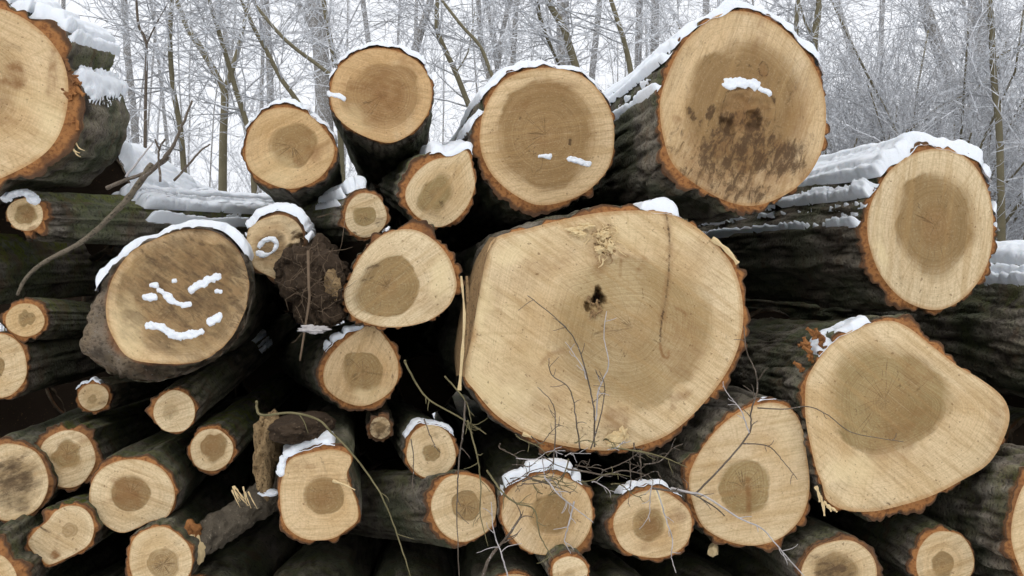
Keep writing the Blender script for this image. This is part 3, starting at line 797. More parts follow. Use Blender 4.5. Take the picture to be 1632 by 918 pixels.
# middle rows
LOGS[10] = make_log('the biggest log face in the centre, flat sawn left flank and small rotten hole',
    [(788, 380), (842, 364), (910, 347), (974, 337), (1053, 337), (1097, 354), (1136, 384), (1168, 425), (1183, 477), (1182, 531), (1163, 585), (1121, 643), (1072, 688), (1023, 709), (969, 718), (901, 711), (842, 694), (793, 663), (758, 624), (739, 594), (749, 545), (761, 482), (773, 418)],
    2.7, bark=[(0, 9), (40, 13), (70, 8), (90, 7), (125, 8), (142, 5), (148, 0), (194, 0), (200, 9), (215, 13), (240, 13), (270, 14), (300, 15), (330, 13)],
    heart=[(870, 520), (880, 470), (930, 425), (990, 410), (1060, 415), (1120, 450), (1140, 500), (1125, 560), (1080, 620), (1030, 655), (960, 640), (900, 600)], hs=0.62, saw=-35, plate=0.07, depth=0.020, moss=0.15, nth=560, nr=76, nz=64, hwob=0.0,
    stains=[('dirt_shade', 1.0, 950, 472, 10, 17, 10), ('dirt_shade', 0.7, 937, 490, 6, 8, 0), ('dirt_shade', 0.75, [(1062, 342), (1067, 380), (1066, 430), (1062, 470), (1054, 515), (1052, 545)], 2.2), ('brown', 0.45, [(1062, 342), (1067, 380), (1066, 430), (1056, 510)], 7), ('brown', 0.8, [(1052, 548), (1056, 566), (1064, 570), (1066, 560)], 3), ('brown', 0.75, [(1075, 490), (1092, 500), (1088, 515)], 3.5), ('brown', 0.6, [(988, 405), (1020, 412), (1030, 416), (1018, 430)], 5), ('brown', 0.6, [(990, 415), (988, 440)], 3), ('brown', 0.6, 893, 563, 11, 6, 0), ('brown', 0.4, [(862, 580), (880, 563), (905, 562)], 4), ('brown', 0.55, 980, 668, 26, 20, 0), ('brown', 0.45, 1080, 640, 26, 8, -35), ('brown', 0.35, 955, 395, 20, 45, 5), ('pale', 0.6, 768, 490, 16, 55, 10), ('pale', .35, 830, 400, 60, 20, -15), ('dirt_shade', 0.5, 743, 583, 5, 4, 0), ('dirt_shade', .35, 775, 636, 8, 3, -30), ('dirt_shade', 0.35, 960, 690, 90, 14, 3), ('brown', 0.3, 1085, 555, 40, 60, 0), ('pale', .3, 800, 560, 40, 80, 0), ('pale', .4, 800, 600, 70, 70, 0), ('pale', .3, 1000, 370, 110, 25, 0), ('brown', .22, 860, 430, 70, 22, -25), ('brown', .25, 780, 470, 22, 40, 10), ('brown', .2, 850, 620, 60, 40, 30), ('brown', .2, 1130, 420, 30, 50, -30), ('dirt_shade', .25, 960, 560, 90, 60, 0)],
    dents=[(950, 470, 10, 18, 0.07), (938, 490, 6, 8, 0.03)])
LOGS[11] = make_log('egg shaped log with dark olive heart and scalloped bark, touching the biggest log',
    [(548, 470), (556, 447), (574, 410), (600, 381), (630, 367), (663, 367), (693, 384), (715, 410), (726, 440), (727, 462), (715, 488), (685, 510), (648, 520), (611, 521), (578, 512), (556, 497)],
    2.78, bark=[(0, 12), (45, 13), (90, 11), (140, 7), (180, 8), (220, 11), (280, 7), (330, 9)], heart=[(565, 462), (585, 429), (611, 410), (637, 405), (656, 421), (669, 447), (667, 470), (648, 496), (619, 507), (585, 503), (563, 488)], plate=0.045, depth=0.018, saw=35, hwob=0.02,
    stains=[('dirt_shade', 0.6, 592, 437, 30, 9, -48), ('dirt_shade', 0.45, 570, 470, 8, 14, 30), ('pale', 0.5, 700, 450, 20, 40, 0), ('brown', .25, 690, 480, 25, 20, 0)])
LOGS[12] = make_log('broad weathered log with smears of snow on its muddy face, left of centre',
    [(170, 476), (181, 440), (209, 402), (248, 381), (294, 366), (343, 370), (378, 395), (394, 430), (397, 466), (389, 499), (364, 545), (329, 572), (288, 580), (229, 577), (200, 566), (180, 537), (170, 509)],
    2.6, outer=[(121, 551), (127, 515), (141, 470), (163, 434), (203, 398), (248, 373), (294, 358), (343, 358), (372, 375), (396, 408), (404, 450), (396, 492), (376, 545), (325, 584), (244, 613), (179, 604), (141, 579)],
    heart=(292, 470, 104, 96, -25), rot=0.45, recess=0.045, depth=0.012, plate=0.06, moss=0.35, bark_rim=True, hs=0.75, warm=0.35, saw=-35, brown=0.45, vp=(500, 500), nth=360, hwob=0.05,
    stains=[('dirt_shade', 0.62, 305, 450, 105, 90, 0), ('brown', 0.5, 300, 460, 120, 105, 0), ('dirt_shade', 0.5, 385, 470, 22, 80, 8), ('dirt_shade', 0.45, 260, 540, 30, 14, 0), ('dirt_shade', 0.5, 240, 410, 30, 8, 35), ('pale', 0.5, 205, 520, 24, 50, -15), ('dirt_shade', 0.6, 365, 435, 14, 16, 0), ('pale', 0.5, 380, 450, 8, 40, 0), ('dirt_shade', .45, [(180, 440), (235, 490)], 2)])
LOGS[13] = make_log('broken hollow log end with punky wood beside the clod of roots',
    [(396, 366), (414, 351), (443, 342), (466, 349), (480, 364), (484, 384), (480, 402), (468, 424), (451, 447), (427, 439), (406, 427), (399, 409), (394, 388)],
    2.8, bark=[(0, 6), (60, 5), (120, 5), (180, 3), (240, 4), (300, 8)], heart=(432, 392, 20, 20), hs=0.35, rot=0.7, rim_dark=0.75, brown=0.5, saw=10, moss=0.3,
    stains=[('dirt_shade', 0.95, 466, 408, 17, 24, 30), ('dirt_shade', 0.7, 474, 372, 12, 14, 0), ('dirt_shade', .6, 460, 352, 14, 8, 0), ('brown', .35, 430, 390, 30, 40, 0)],
    dents=[(466, 410, 15, 24, 0.09), (476, 380, 8, 10, 0.03)])
LOGS[14] = make_log('orange edged round log with angular heart, below the egg shaped one',
    [(515, 599), (522, 573), (544, 547), (574, 525), (591, 517), (607, 529), (628, 560), (635, 584), (630, 614), (607, 636), (578, 647), (548, 640), (522, 621)],
    2.85, bark=[(0, 6), (60, 8), (120, 6), (180, 9), (240, 9), (300, 7)], heart=[(550, 568), (567, 562), (590, 564), (604, 576), (611, 592), (600, 620), (578, 624), (556, 622), (548, 596)], back=(460, 560, 5.6, 0.95), warm=0.5, moss=0.6, saw=70, hwob=0.02,
    stains=[('dirt_shade', 0.6, [(578, 592), (600, 596), (618, 597)], 2), ('dirt_shade', 0.6, 588, 532, 6, 3, 0), ('dirt_shade', .5, 556, 572, 6, 6, 0), ('pale', 0.5, 590, 630, 30, 12, 0), ('dirt_shade', .5, 629, 605, 3, 8, 0)])
LOGS[15] = make_log('large lopsided log at lower right with big olive heart drawn to a blunt corner',
    [(1283, 637), (1287, 602), (1309, 566), (1336, 539), (1375, 519), (1415, 511), (1446, 521), (1485, 551), (1525, 582), (1564, 605), (1598, 633), (1609, 664), (1599, 700), (1575, 739), (1532, 766), (1485, 790), (1438, 805), (1391, 815), (1348, 813), (1319, 798), (1309, 768), (1301, 748), (1293, 715), (1285, 676)],
    2.62, bark=[(0, 4), (30, 7), (50, 13), (80, 12), (110, 6), (140, 4), (160, 8), (185, 5), (230, 5), (260, 12), (290, 15), (320, 13), (345, 6)],
    heart=[(1315, 637), (1325, 590), (1352, 558), (1395, 545), (1438, 555), (1477, 574), (1509, 605), (1521, 645), (1501, 684), (1454, 711), (1415, 726), (1368, 719), (1340, 704), (1325, 672)], saw=-40, plate=0.042, depth=0.018, moss=0.3, vp=(760, 520), nth=440, nr=64, hwob=0.0,
    stains=[('brown', 0.35, 1440, 690, 70, 34, -35), ('brown', .3, 1460, 600, 28, 40, 0), ('dirt_shade', 0.45, [(1370, 660), (1390, 645), (1400, 640), (1402, 632)], 1.5), ('dirt_shade', 0.35, 1340, 780, 25, 12, 0), ('dirt_shade', .4, [(1352, 760), (1356, 772)], 3), ('dirt_shade', 0.45, 1303, 770, 8, 20, 0), ('dirt_shade', .35, 1400, 806, 40, 7, 0), ('pale', 0.4, 1360, 750, 40, 30, 0), ('brown', .3, 1590, 660, 14, 40, 0)])
LOGS[16] = make_log('upright egg shaped log with low round heart, left of the large lopsided log',
    [(1098, 771), (1103, 744), (1124, 707), (1154, 674), (1187, 652), (1221, 642), (1248, 645), (1268, 660), (1280, 687), (1285, 721), (1290, 761), (1288, 795), (1275, 828), (1248, 855), (1214, 868), (1181, 868), (1147, 857), (1120, 838), (1106, 808)],
    2.66, bark=[(0, 7), (60, 5), (110, 9), (160, 9), (200, 7), (250, 9), (290, 10), (330, 10)], heart=(1186, 778, 43, 48, 0), saw=10, warm=0.1, moss=0.2, hwob=0.02,
    stains=[('brown', 0.85, [(1192, 765), (1193, 790), (1192, 815)], 5), ('brown', .3, [(1130, 785), (1180, 785)], 5), ('dirt_shade', .35, [(1197, 800), (1196, 850)], 2), ('brown', .25, 1130, 715, 12, 12, 0), ('pale', .35, 1250, 700, 30, 40, 0)])
# left lower group
LOGS[17] = make_log('small pale log at the left edge with mossy bark, above its cut off neighbour', (40, 510, 31, 27, 0), 2.8, bark=6, heart=(42, 508, 13, 14), back=(240, 512, 5.0, 1.05), moss=1.0, hwob=0.2)
LOGS[18] = make_log('log cut in half by the left edge below the small mossy one', (2, 583, 40, 52, 0), 2.8, bark=5, heart=(-8, 585, 16, 20), moss=0.3, brown=0.2, stains=[('dirt_shade', .35, 25, 560, 8, 6, 0)])
LOGS[19] = make_log('tiny log end with a wisp of snow under the snow smeared face', (149, 633, 24, 22, 0), 2.9, bark=4.5, heart=(147, 637, 8, 8), hs=0.6, back=(300, 600, 4.6, 0.9), moss=0.2, hwob=0.15, stains=[('dirt_shade', .45, 165, 640, 6, 14, 0)], brown=.3)
LOGS[20] = make_log('small pale yellow log whose dark stem runs up to the right', (278, 656, 33, 34, 0), 2.72, bark=[(0, 3), (120, 4), (180, 8), (225, 6), (300, 3)], heart=(271, 656, 13, 13), hs=0.4, back=(455, 520, 4.7, 0.95), moss=0.35, brown=0.35, hwob=0.15, stains=[('dirt_shade', .35, 273, 653, 4, 4, 0)])
LOGS[21] = make_log('small log with star shaped brown heart and green stem, under the pale yellow one', (337, 717, 34, 34, 0), 2.72, bark=4.5, heart=(341, 712, 23, 22), back=(470, 600, 5.2, 0.95), moss=1.0, hwob=0.16, stains=[('brown', .5, 340, 712, 20, 20, 0)])
LOGS[22] = make_log('round log with thick bark and brown star heart near the left edge', (107, 731, 45, 46, 0), 2.75, bark=[(0, 9), (90, 10), (180, 7), (270, 6)], heart=(107, 725, 25, 23), moss=0.7, back=(330, 640, 5.6, 0.95), hwob=0.16, rim_dark=0.25, stains=[('brown', .45, 128, 696, 13, 8, 30), ('brown', .4, 105, 722, 22, 20, 0), ('dirt_shade', .35, 150, 730, 6, 16, 0)])
LOGS[23] = make_log('oval log with dark round heart and a short tail mark, lower left',
    [(142, 790), (148, 765), (165, 745), (195, 733), (225, 733), (255, 745), (272, 765), (279, 790), (272, 815), (262, 826), (240, 831), (220, 841), (198, 849), (180, 845), (160, 830), (146, 810)],
    2.62, bark=[(0, 6), (90, 8), (180, 3), (270, 3)], heart=(208, 786, 33, 29, 0), back=(380, 660, 5.4, 0.95), moss=0.5, hwob=0.03, saw=-20,
    stains=[('brown', 0.65, 208, 786, 30, 26, 0), ('brown', 0.65, [(185, 795), (172, 799), (165, 803)], 4.5), ('brown', .5, 180, 770, 8, 7, 0)])
LOGS[24] = make_log('rotten log end with crumbling dark centre at the left edge', (20, 768, 57, 61, 0), 2.72, bark=[(0, 6), (180, 6), (270, 6)], heart=(18, 768, 35, 38), rot=0.85, hs=0.4, moss=0.3, stains=[('dirt_shade', 0.75, 20, 765, 26, 34, 20), ('dirt_shade', .5, 30, 730, 20, 12, 0)], hwob=0.15, rim_dark=0.3)
LOGS[25] = make_log('pointed pale log end with a brown knot at its lower tip',
    [(45, 864), (58, 845), (75, 831), (88, 815), (108, 806), (129, 808), (144, 821), (150, 843), (142, 867), (121, 882), (98, 893), (78, 900), (66, 892), (53, 880)],
    2.58, bark=[(0, 5), (90, 6), (150, 12), (180, 7), (270, 3)], heart=(111, 845, 14, 12, -30), hs=0.55, moss=1.0, back=(330, 720, 5.2, 0.95), saw=-30,
    stains=[('brown', 0.9, 84, 885, 9, 7, -20), ('brown', .3, [(92, 855), (88, 875)], 4), ('dirt_shade', 0.7, [(63, 838), (72, 845), (80, 848)], 3), ('dirt_shade', .6, 91, 852, 3, 3, 0)])
LOGS[26] = make_log('log with a broad orange bark ring in the lower left corner', (-14, 926, 42, 44, 0), 2.5, bark=16, heart=(-20, 930, 20, 20), moss=0.3)
LOGS[27] = make_log('pale round log at the bottom with notched edge, below the oval tail marked one', (255, 894, 51, 54, 0), 2.5, bark=[(0, 3), (45, 6), (90, 3), (180, 7), (270, 5)], heart=(260, 899, 26, 27), hs=0.8, moss=0.3, wob=0.035, vp=(520, 600), stains=[('dirt_shade', .55, 212, 871, 6, 4, 30), ('dirt_shade', .45, 290, 866, 7, 5, 40), ('dirt_shade', .4, 275, 853, 8, 5, 0), ('pale', .4, 240, 860, 25, 14, 0)])
LOGS[28] = make_log('squarish log with torn orange bark and snow over its top edge, below the roots',
    [(446, 790), (450, 760), (463, 732), (497, 721), (530, 716), (556, 724), (560, 737), (553, 754), (558, 773), (569, 802), (570, 828), (553, 844), (530, 858), (497, 861), (471, 852), (452, 831)],
    2.56, bark=[(0, 3), (90, 6), (180, 6), (225, 9), (270, 7), (330, 4)], heart=(515, 790, 33, 31, 0), saw=2, warm=0.25, moss=0.2, rim_dark=0.0, wob=0.0, ragged=1.2, hwob=0.03,
    stains=[('brown', 0.4, 515, 790, 28, 26, 0), ('dirt_shade', .6, [(512, 730), (516, 742), (520, 754)], 1.6), ('dirt_shade', .5, 556, 760, 6, 12, 0), ('brown', .3, 480, 745, 30, 8, 0)])
# right lower group
LOGS[29] = make_log('small round log with snow arc and a dark knot left of the biggest log', (687, 720, 39, 43, 0), 2.72, bark=[(0, 4), (90, 5), (180, 4), (270, 4)], heart=(687, 722, 14, 14), moss=0.3, back=(610, 640, 5.6, 0.95), stains=[('dirt_shade', 0.75, 694, 695, 4.5, 6, 0)], hwob=0.1)
LOGS[30] = make_log('round log with grey green stem running left, behind bramble stems', (739, 809, 52, 54, 0), 2.66, bark=[(0, 5), (90, 5), (180, 8), (230, 9), (300, 5)], heart=(743, 806, 24, 25), back=(430, 790, 4.2, 1.12), moss=0.5, brown=0.0, plate=0.05, depth=0.006, hwob=0.04, stains=[('dirt_shade', .6, 742, 806, 2.5, 2.5, 0), ('dirt_shade', .4, [(708, 820), (716, 826)], 2)])
LOGS[31] = make_log('round log under a thick strip of snow, veiled by bramble twigs, bottom middle', (873, 820, 72, 66, 5), 2.58, bark=[(0, 6), (90, 6), (180, 7), (270, 7), (315, 11)], heart=(880, 819, 34, 36), moss=0.5, saw=62, warm=0.3, hwob=0.07, vp=(700, 560), stains=[('brown', .25, 820, 800, 10, 40, 30)])
LOGS[32] = make_log('log with twin hearts and a split seam between them, bottom right of centre', (1040, 836, 62, 55, 0), 2.58, bark=[(0, 5), (90, 7), (180, 7), (240, 6), (300, 5)], heart=(1034, 836, 27, 28), moss=0.9, back=(860, 800, 4.4, 1.0), warm=0.2, hwob=0.03,
    stains=[('brown', 0.55, 1081, 817, 14, 15, 0), ('brown', .5, 1034, 836, 22, 24, 0), ('pale', 0.9, [(1047, 782), (1058, 815), (1064, 845), (1072, 862)], 4), ('dirt_shade', .4, [(1051, 790), (1062, 822), (1068, 850)], 1.5), ('brown', .35, 1034, 870, 18, 8, 0)])
LOGS[33] = make_log('smallest round log cut by the bottom edge, centre', (908, 911, 28, 25, 0), 2.5, bark=4, heart=(908, 915, 9, 9), hs=0.3, moss=0.5)
LOGS[34] = make_log('dirty brown log cut by the bottom edge, below the upright egg shaped log', (1338, 914, 60, 54, 0), 2.6, bark=6, heart=(1334, 908, 36, 26, 20), rot=0.25, rim_dark=0.6, moss=0.4, vp=(700, 560), stains=[('dirt_shade', .6, 1325, 905, 38, 22, 20), ('dirt_shade', .4, 1290, 890, 20, 16, 0)])
LOGS[35] = make_log('small pale log with dull green stem at the lower right, below the lopsided log', (1506, 894, 46, 48, 0), 2.62, bark=[(0, 4), (90, 6), (180, 9), (270, 4)], heart=(1502, 901, 19, 23), moss=0.6, vp=(900, 560), stains=[('dirt_shade', .45, 1466, 905, 5, 16, 0), ('dirt_shade', .3, 1525, 865, 10, 6, 0)])
LOGS[36] = make_log('log cut off by the lower right edge, deeply furrowed grey bark beside it', (1684, 846, 72, 106, 0), 2.5, bark=12, heart=(1700, 850, 40, 60), plate=0.055, depth=0.024, moss=0.4, back=(1180, 700, 5.6, 1.05))
LOGS[38] = make_log('dark snow topped log entering from the right edge behind the oval log', (1776, 532, 118, 118, 0), 2.95, bark=10, plate=0.05, depth=0.022, moss=0.5, back=(1180, 475, 6.2, 1.05))
LOGS[42] = make_log('big snow covered log half hidden behind the huge left log', (112, 318, 96, 96, 0), 3.7, bark=6, moss=0.5, back=(345, 372, 6.2, 0.72), bark_rim=True, brown=0.3, stains=[('dirt_shade', 1.0, 112, 318, 400, 400, 0)])  # whole cut face painted near-black, as on the gap logs
LOGS[41] = make_log('dim mossy log body on the left under the thin mossy branch end', (-70, 432, 42, 54, 0), 2.85, bark=6, moss=1.3, back=(300, 420, 5.4, 1.15), plate=0.04)

# ------------------------------------------------------------------ mostly filler logs set back in the gaps, faces painted dark for shade
gaps = [(620, 262, 34, 3.7, 'dark log set back under the topmost orange log'),
        (1000, 330, 36, 3.9, 'dark log set back in the shadow under the huge dirty log'),
        (90, 575, 34, 3.9, 'dark log set back in the black gap beside the half log on the left'),
        (200, 655, 36, 4.0, 'dark log set back between the tiny log end and the pale yellow one'),
        (430, 590, 44, 4.1, 'dark log set back below the clod of roots'),
        (680, 610, 44, 3.7, 'dark log set back left of the biggest log above the bramble'),
        (560, 690, 34, 4.1, 'dark log set back beside the squarish log'),
        (1060, 740, 40, 3.7, 'dark log set back under the biggest log'),
        (1225, 540, 44, 3.6, 'dark bark log set back between the biggest and the lopsided log'),
        (400, 870, 46, 3.6, 'dark log set back at the bottom, left of the squarish log'),
        (620, 905, 46, 3.5, 'dark log set back at the bottom under the grey green stem'),
        (1190, 915, 40, 3.5, 'dark log set back at the bottom under the upright egg shaped log'),
        (1430, 880, 40, 3.6, 'dark log set back between the two bottom right log ends'),
        (150, 905, 36, 3.4, 'dark log set back in the bottom left gap'),
        (770, 905, 38, 3.5, 'dark log set back at the bottom behind the bramble stems'),
        (1640, 650, 66, 3.2, 'dark log set back at the right edge beside the blunt corner of the lopsided log'),
        (1660, 715, 52, 2.9, 'dark log set back at the right edge above the furrowed one'),
        (0, 372, 46, 2.75, 'dark log set back at the left edge behind the thin branch end'),
        (330, 790, 40, 3.3, 'dark green barked log set back right of the oval tail marked one')]
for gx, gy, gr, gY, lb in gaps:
    make_log(lb, (gx, gy, gr, gr, 0), gY + 0.5, bark=4, moss=0.4, bark_rim=True, brown=0.1, hs=0.8, stains=[('dirt_shade', 1.0, gx, gy, gr * 3, gr * 3, 0)], nth=96, nr=16, nz=36, L=3.0)  # full strength paints gap shade over each whole face
# filler logs added deep inside to block light, faces painted dark as shade
deep = [(60, 470, 70, 4.6), (180, 400, 60, 4.9), (150, 600, 75, 4.7), (40, 660, 60, 4.7), (300, 620, 75, 4.9), (420, 500, 70, 4.9), (500, 620, 70, 5.0),
        (470, 440, 60, 4.6), (560, 400, 55, 4.8), (640, 560, 70, 4.8), (640, 700, 60, 4.9), (380, 740, 70, 4.8), (250, 730, 60, 4.8), (520, 760, 60, 5.0), (640, 800, 70, 4.8), (700, 350, 60, 4.7), (780, 360, 60, 4.8), (900, 330, 60, 4.7), (1050, 340, 65, 4.8), (1180, 420, 70, 4.7), (1200, 620, 80, 4.6), (820, 760, 70, 4.8), (960, 760, 70, 4.8), (1090, 720, 60, 4.9), (1400, 860, 70, 4.6), (1260, 860, 60, 4.8), (1050, 880, 60, 4.7), (760, 890, 60, 4.8), (450, 860, 60, 4.8), (180, 850, 65, 4.8), (60, 800, 60, 4.8), (340, 520, 50, 4.8)]
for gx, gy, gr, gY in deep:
    make_log('filler log added deep inside the pile, painted dark for shade', (gx, gy, gr, gr * 0.95, 0), gY + 0.8, bark=4, moss=0.3, bark_rim=True, hs=0.8, stains=[('dirt_shade', 1.0, gx, gy, gr * 3, gr * 3, 0)],
             nth=72, nr=10, nz=24, L=2.6, group='filler logs deep inside the pile')

for k in range(11):  # unseen bottom row, added to keep light from below out of the gaps
    gx = -40 + k * 172
    make_log('unseen log in the lowest row under the pile, added to block light', (gx, 1010 + 14 * math.sin(k * 2.1), 82, 80, 0), 2.62, bark=6, moss=0.3, nth=84, nr=12, nz=30, L=3.4, vp=(700, 620), group='logs of the lowest row')

for gx, gy, gr, gY in ((-300, 330, 120, 2.8), (-250, 560, 110, 2.8), (-200, 770, 100, 2.75), (-420, 480, 110, 2.9), (-400, 700, 110, 2.9), (1900, 720, 120, 2.7), (1960, 480, 120, 2.9), (2060, 820, 110, 2.8)):  # unseen rest of the pile, added to block light from the sides
    make_log('unseen log of the pile beyond the side, added to block light', (gx, gy, gr, gr, 0), gY, bark=8, moss=0.4, nth=96, nr=14, nz=36, L=3.6, vp=(gx * 0.9 + 80, 480), group='logs beyond the sides of the picture')

# ------------------------------------------------------------------ snow on the logs
G = LOGS
snow_cap(G[1], 'lumpy snow sheet sliding down the side of the huge left log', 0.42, 0.035, 0.85, ang=(52, 60), amp=0.18, nscale=6.0, zmin=0.02)
snow_cap(G[2], 'snow draped along the mossy branch body at left', 0.45, 0.045, 2.6, amp=0.30, nscale=7.0, zmin=0.55, front=0.06)
snow_patch(G[2], [(10, 315), (25, 307), (40, 308), (55, 318)], 6, 'thin snow rim on the brown cored branch end', 0.02, 5)
snow_cap(G[3], 'thin snow crown on the medium tan log', 0.34, 0.013, 2.5, ang=(95, 85), amp=0.12)
snow_cap(G[4], 'thin snow crown on the topmost orange log', 0.42, 0.013, 2.5, ang=(95, 75), amp=0.10)
snow_cap(G[5], 'small snow heap on the tip of the pear shaped log', 0.35, 0.030, 0.5, ang=(70, 26), amp=0.25)
snow_cap(G[6], 'little snow tongue behind the square hearted log end', 0.55, 0.030, 0.45, ang=(118, 42), amp=0.10, zmin=0.03)
snow_cap(G[7], 'snow crown running down the left of the large round log', 0.30, 0.016, 3.2, ang=(100, 75), amp=0.16)
snow_cap(G[8], 'thick snow slope along the top of the huge dirty log', 0.38, 0.020, 3.3, ang=(100, 82), amp=0.16, nscale=7.0)
snow_cap(G[9], 'thick snow blanket on the body of the oval log', 0.46, 0.030, 3.5, amp=0.15, nscale=4.0)
snow_cap(G[10], 'small snow wedge on top of the biggest log', 0.75, 0.030, 0.35, ang=(76, 9), amp=0.06)
snow_cap(G[12], 'snow collar over the top of the broad weathered log', 0.20, 0.022, 1.6, ang=(103, 72), amp=0.14, zmin=0.02)
snow_cap(G[13], 'snow hood on the broken hollow log', 0.25, 0.022, 1.2, ang=(85, 85), amp=0.10)
snow_cap(G[14], 'thin snow arc on the orange edged round log', 0.55, 0.014, 0.10, ang=(118, 32), amp=0.10)
snow_cap(G[15], 'broken snow among torn bark on the lopsided log', 0.66, 0.013, 0.16, ang=(122, 22), amp=0.9, nscale=22.0)
snow_cap(G[19], 'wisp of snow on the tiny log end', 0.35, 0.010, 0.05, ang=(110, 45), amp=0.15)
snow_cap(G[20], 'lone snow lump on the dark stem running up right', 0.62, 0.028, 1.25, zmin=1.0, amp=0.08, front=0.07)
snow_cap(G[28], 'snow wedge over the squarish log', 0.45, 0.022, 0.14, ang=(112, 34), amp=0.15)
snow_cap(G[29], 'snow arc over the small knotty round log', 0.40, 0.014, 0.12, ang=(100, 62), amp=0.06)
snow_cap(G[31], 'thick snow strip on the bottom middle log', 0.52, 0.024, 0.10, ang=(102, 55), amp=0.14)
snow_cap(G[32], 'snow strip on the twin hearted log', 0.62, 0.016, 0.10, ang=(85, 45), amp=0.20)
snow_cap(G[42], 'snow bank sloping down right behind the huge left log', 0.15, 0.06, 2.6, amp=0.14, nscale=4.0)
snow_cap(G[38], 'deep snow on the dark log at the right edge', 0.62, 0.045, 3.4, amp=0.14, nscale=4.0)
snow_cap(G[16], 'crumb of snow on the upright egg shaped log', 0.90, 0.008, 0.03, ang=(76, 5), amp=0.05)
# snow stuck to cut faces
fp = [(8, [(1160, 136), (1178, 132), (1200, 133)], 9, 'snow lump on the ledge of the rotten core of the huge dirty log'),
      (8, [(1212, 142), (1226, 148)], 4, 'small snow crumb right of the ledge on the huge dirty log'),
      (7, [(860, 249), (874, 249)], 4, 'left fleck of snow on the large round log face'),
      (7, [(908, 253), (938, 260)], 4, 'right streak of snow on the large round log face'),
      (4, [(524, 150), (536, 152), (548, 158)], 3.5, 'little snow finger at the left of the topmost orange log face'),
      (12, [(253, 462), (268, 472), (285, 484), (303, 485)], 5, 'curved snow smear in the middle of the broad weathered face'),
      (12, [(306, 461), (322, 452), (345, 441)], 6, 'slanting snow smear at upper right of the broad weathered face'),
      (12, [(236, 519), (255, 522), (280, 534), (300, 535), (320, 530)], 6, 'long lowest snow smear on the broad weathered face'),
      (12, [(335, 514), (350, 504)], 6, 'short snow smear at lower right of the broad weathered face'),
      (12, [(230, 472), (246, 473)], 5, 'small snow smear at left of the broad weathered face'),
      (12, [(240, 455), (248, 454)], 4, 'faint upper left snow crumb on the broad weathered face'),
      (12, [(346, 464), (352, 465)], 4, 'faint right snow crumb on the broad weathered face'),
      (12, [(276, 448), (279, 448)], 3, 'tiny topmost snow crumb on the broad weathered face'),
      (13, [(412, 404), (424, 406), (436, 400), (441, 388), (432, 381), (420, 383), (413, 392)], 3.5, 'ring of snow on the broken hollow log face'),
      (28, [(452, 730), (448, 755)], 5, 'snow trickle down the left edge of the squarish log')]
for i, (k, pts, w, lb) in enumerate(fp):
    snow_patch(G[k], pts, w, lb, 0.005, 20 + i * 3)

# ------------------------------------------------------------------ splinters, flank, torn bark
fl_f = catmull([(790, 379), (773, 418), (761, 482), (749, 545), (738, 595)], 6, False)
fl_o = catmull([(786, 377), (755, 424), (733, 500), (725, 560), (729, 605)], 6, False)
rows = []
for q in np.linspace(0, 1, 8):
    pq = fl_f * (1 - q) + fl_o * q
    bow = 7 * math.sin(q * math.pi)
    rows.append(P(pq[:, 0] - bow, pq[:, 1], 2.70 - 0.006 + 0.26 * q) + 0.004 * vnoise(np.stack([pq[:, 0] * 0.1, pq[:, 1] * 0.01, 0 * pq[:, 0] + q * 3], -1), 3)[:, None])
mesh_obj('sawn_flank', np.array(rows), grid_faces(8, len(fl_f)), M_FLANK, G[10].root, None, True, G[10].at)
for cx_, cy_, rx_, ry_, sd_ in ((918, 368, 13, 6, 2), (936, 361, 12, 5, 3), (926, 374, 8, 4, 5), (962, 374, 9, 6, 9), (972, 392, 7, 9, 12), (955, 398, 8, 5, 14)):
    chunk('wood_scrap', cx_, cy_, 2.688, rx_, ry_, 0.008, M_SPLINT, sd_, G[10].sap, G[10].at, 0.8, 3, True, 2.2)
splinter(G[10], [(735, 440), (740, 500), (737, 560), (732, 622)], 3, 5, M_SPLINT, off=(0.02, 0.03))
splinter(G[10], [(744, 440), (745, 520), (738, 600)], 4, 4, M_FLANK, off=(0.005, 0.012))
splinter(G[10], [(1135, 380), (1158, 398), (1176, 420)], 8, 6, M_SPLINT, off=(0.006, 0.014))
splinter(G[10], [(833, 691), (848, 697)], 7, 4, M_SPLINT)
for i in range(70):
    x, y = 964 + rnd.gauss(0, 10), 384 + rnd.gauss(0, 13)
    a = rnd.uniform(-2.6, 0.4)
    l = rnd.uniform(6, 20)
    k_ = rnd.uniform(-5, 5)
    splinter(G[10], [(x, y), (x + l * .5 * math.cos(a) + k_, y - l * .5 * math.sin(a) + k_ * .5), (x + l * math.cos(a), y - l * math.sin(a))], rnd.uniform(1.6, 4.2), 0.8, rnd.choice((M_SPLINT, M_SPLINT, M_SPLINT, M_FLANK)), off=(0.001, rnd.uniform(0.006, 0.028)), thick=0.3)
for cx_, cy_, rx_, ry_, sd_ in ((984, 698, 13, 10, 22), (994, 692, 7, 11, 24), (978, 706, 10, 6, 27)):
    chunk('wood_scrap', cx_, cy_, 2.685, rx_, ry_, 0.010, M_SPLINT, sd_, G[10].sap, G[10].at, 0.8, 3, True, 2.2)
for i in range(5):
    x, y = 945 + rnd.uniform(-10, 10), 480 + rnd.uniform(-8, 16)
    splinter(G[10], [(x, y), (x + rnd.uniform(-6, 6), y + 5), (x + rnd.uniform(-10, 10), y + 12)], rnd.uniform(5, 8), 3, M_FLANK, off=(0.002, 0.008))
for i in range(10):     # splinters of the squarish and the broken left log
    x, y = 372 + rnd.uniform(-4, 26), 776 + rnd.uniform(-4, 8)
    dx_, dy_ = rnd.uniform(6, 22), rnd.uniform(16, 32)
    splinter(G[28], [(x, y), (x + dx_ * .5, y + dy_ * .5 + 1), (x + dx_, y + dy_)], 2.6, 0.6, M_SPLINT, off=(0.0, 0.015))
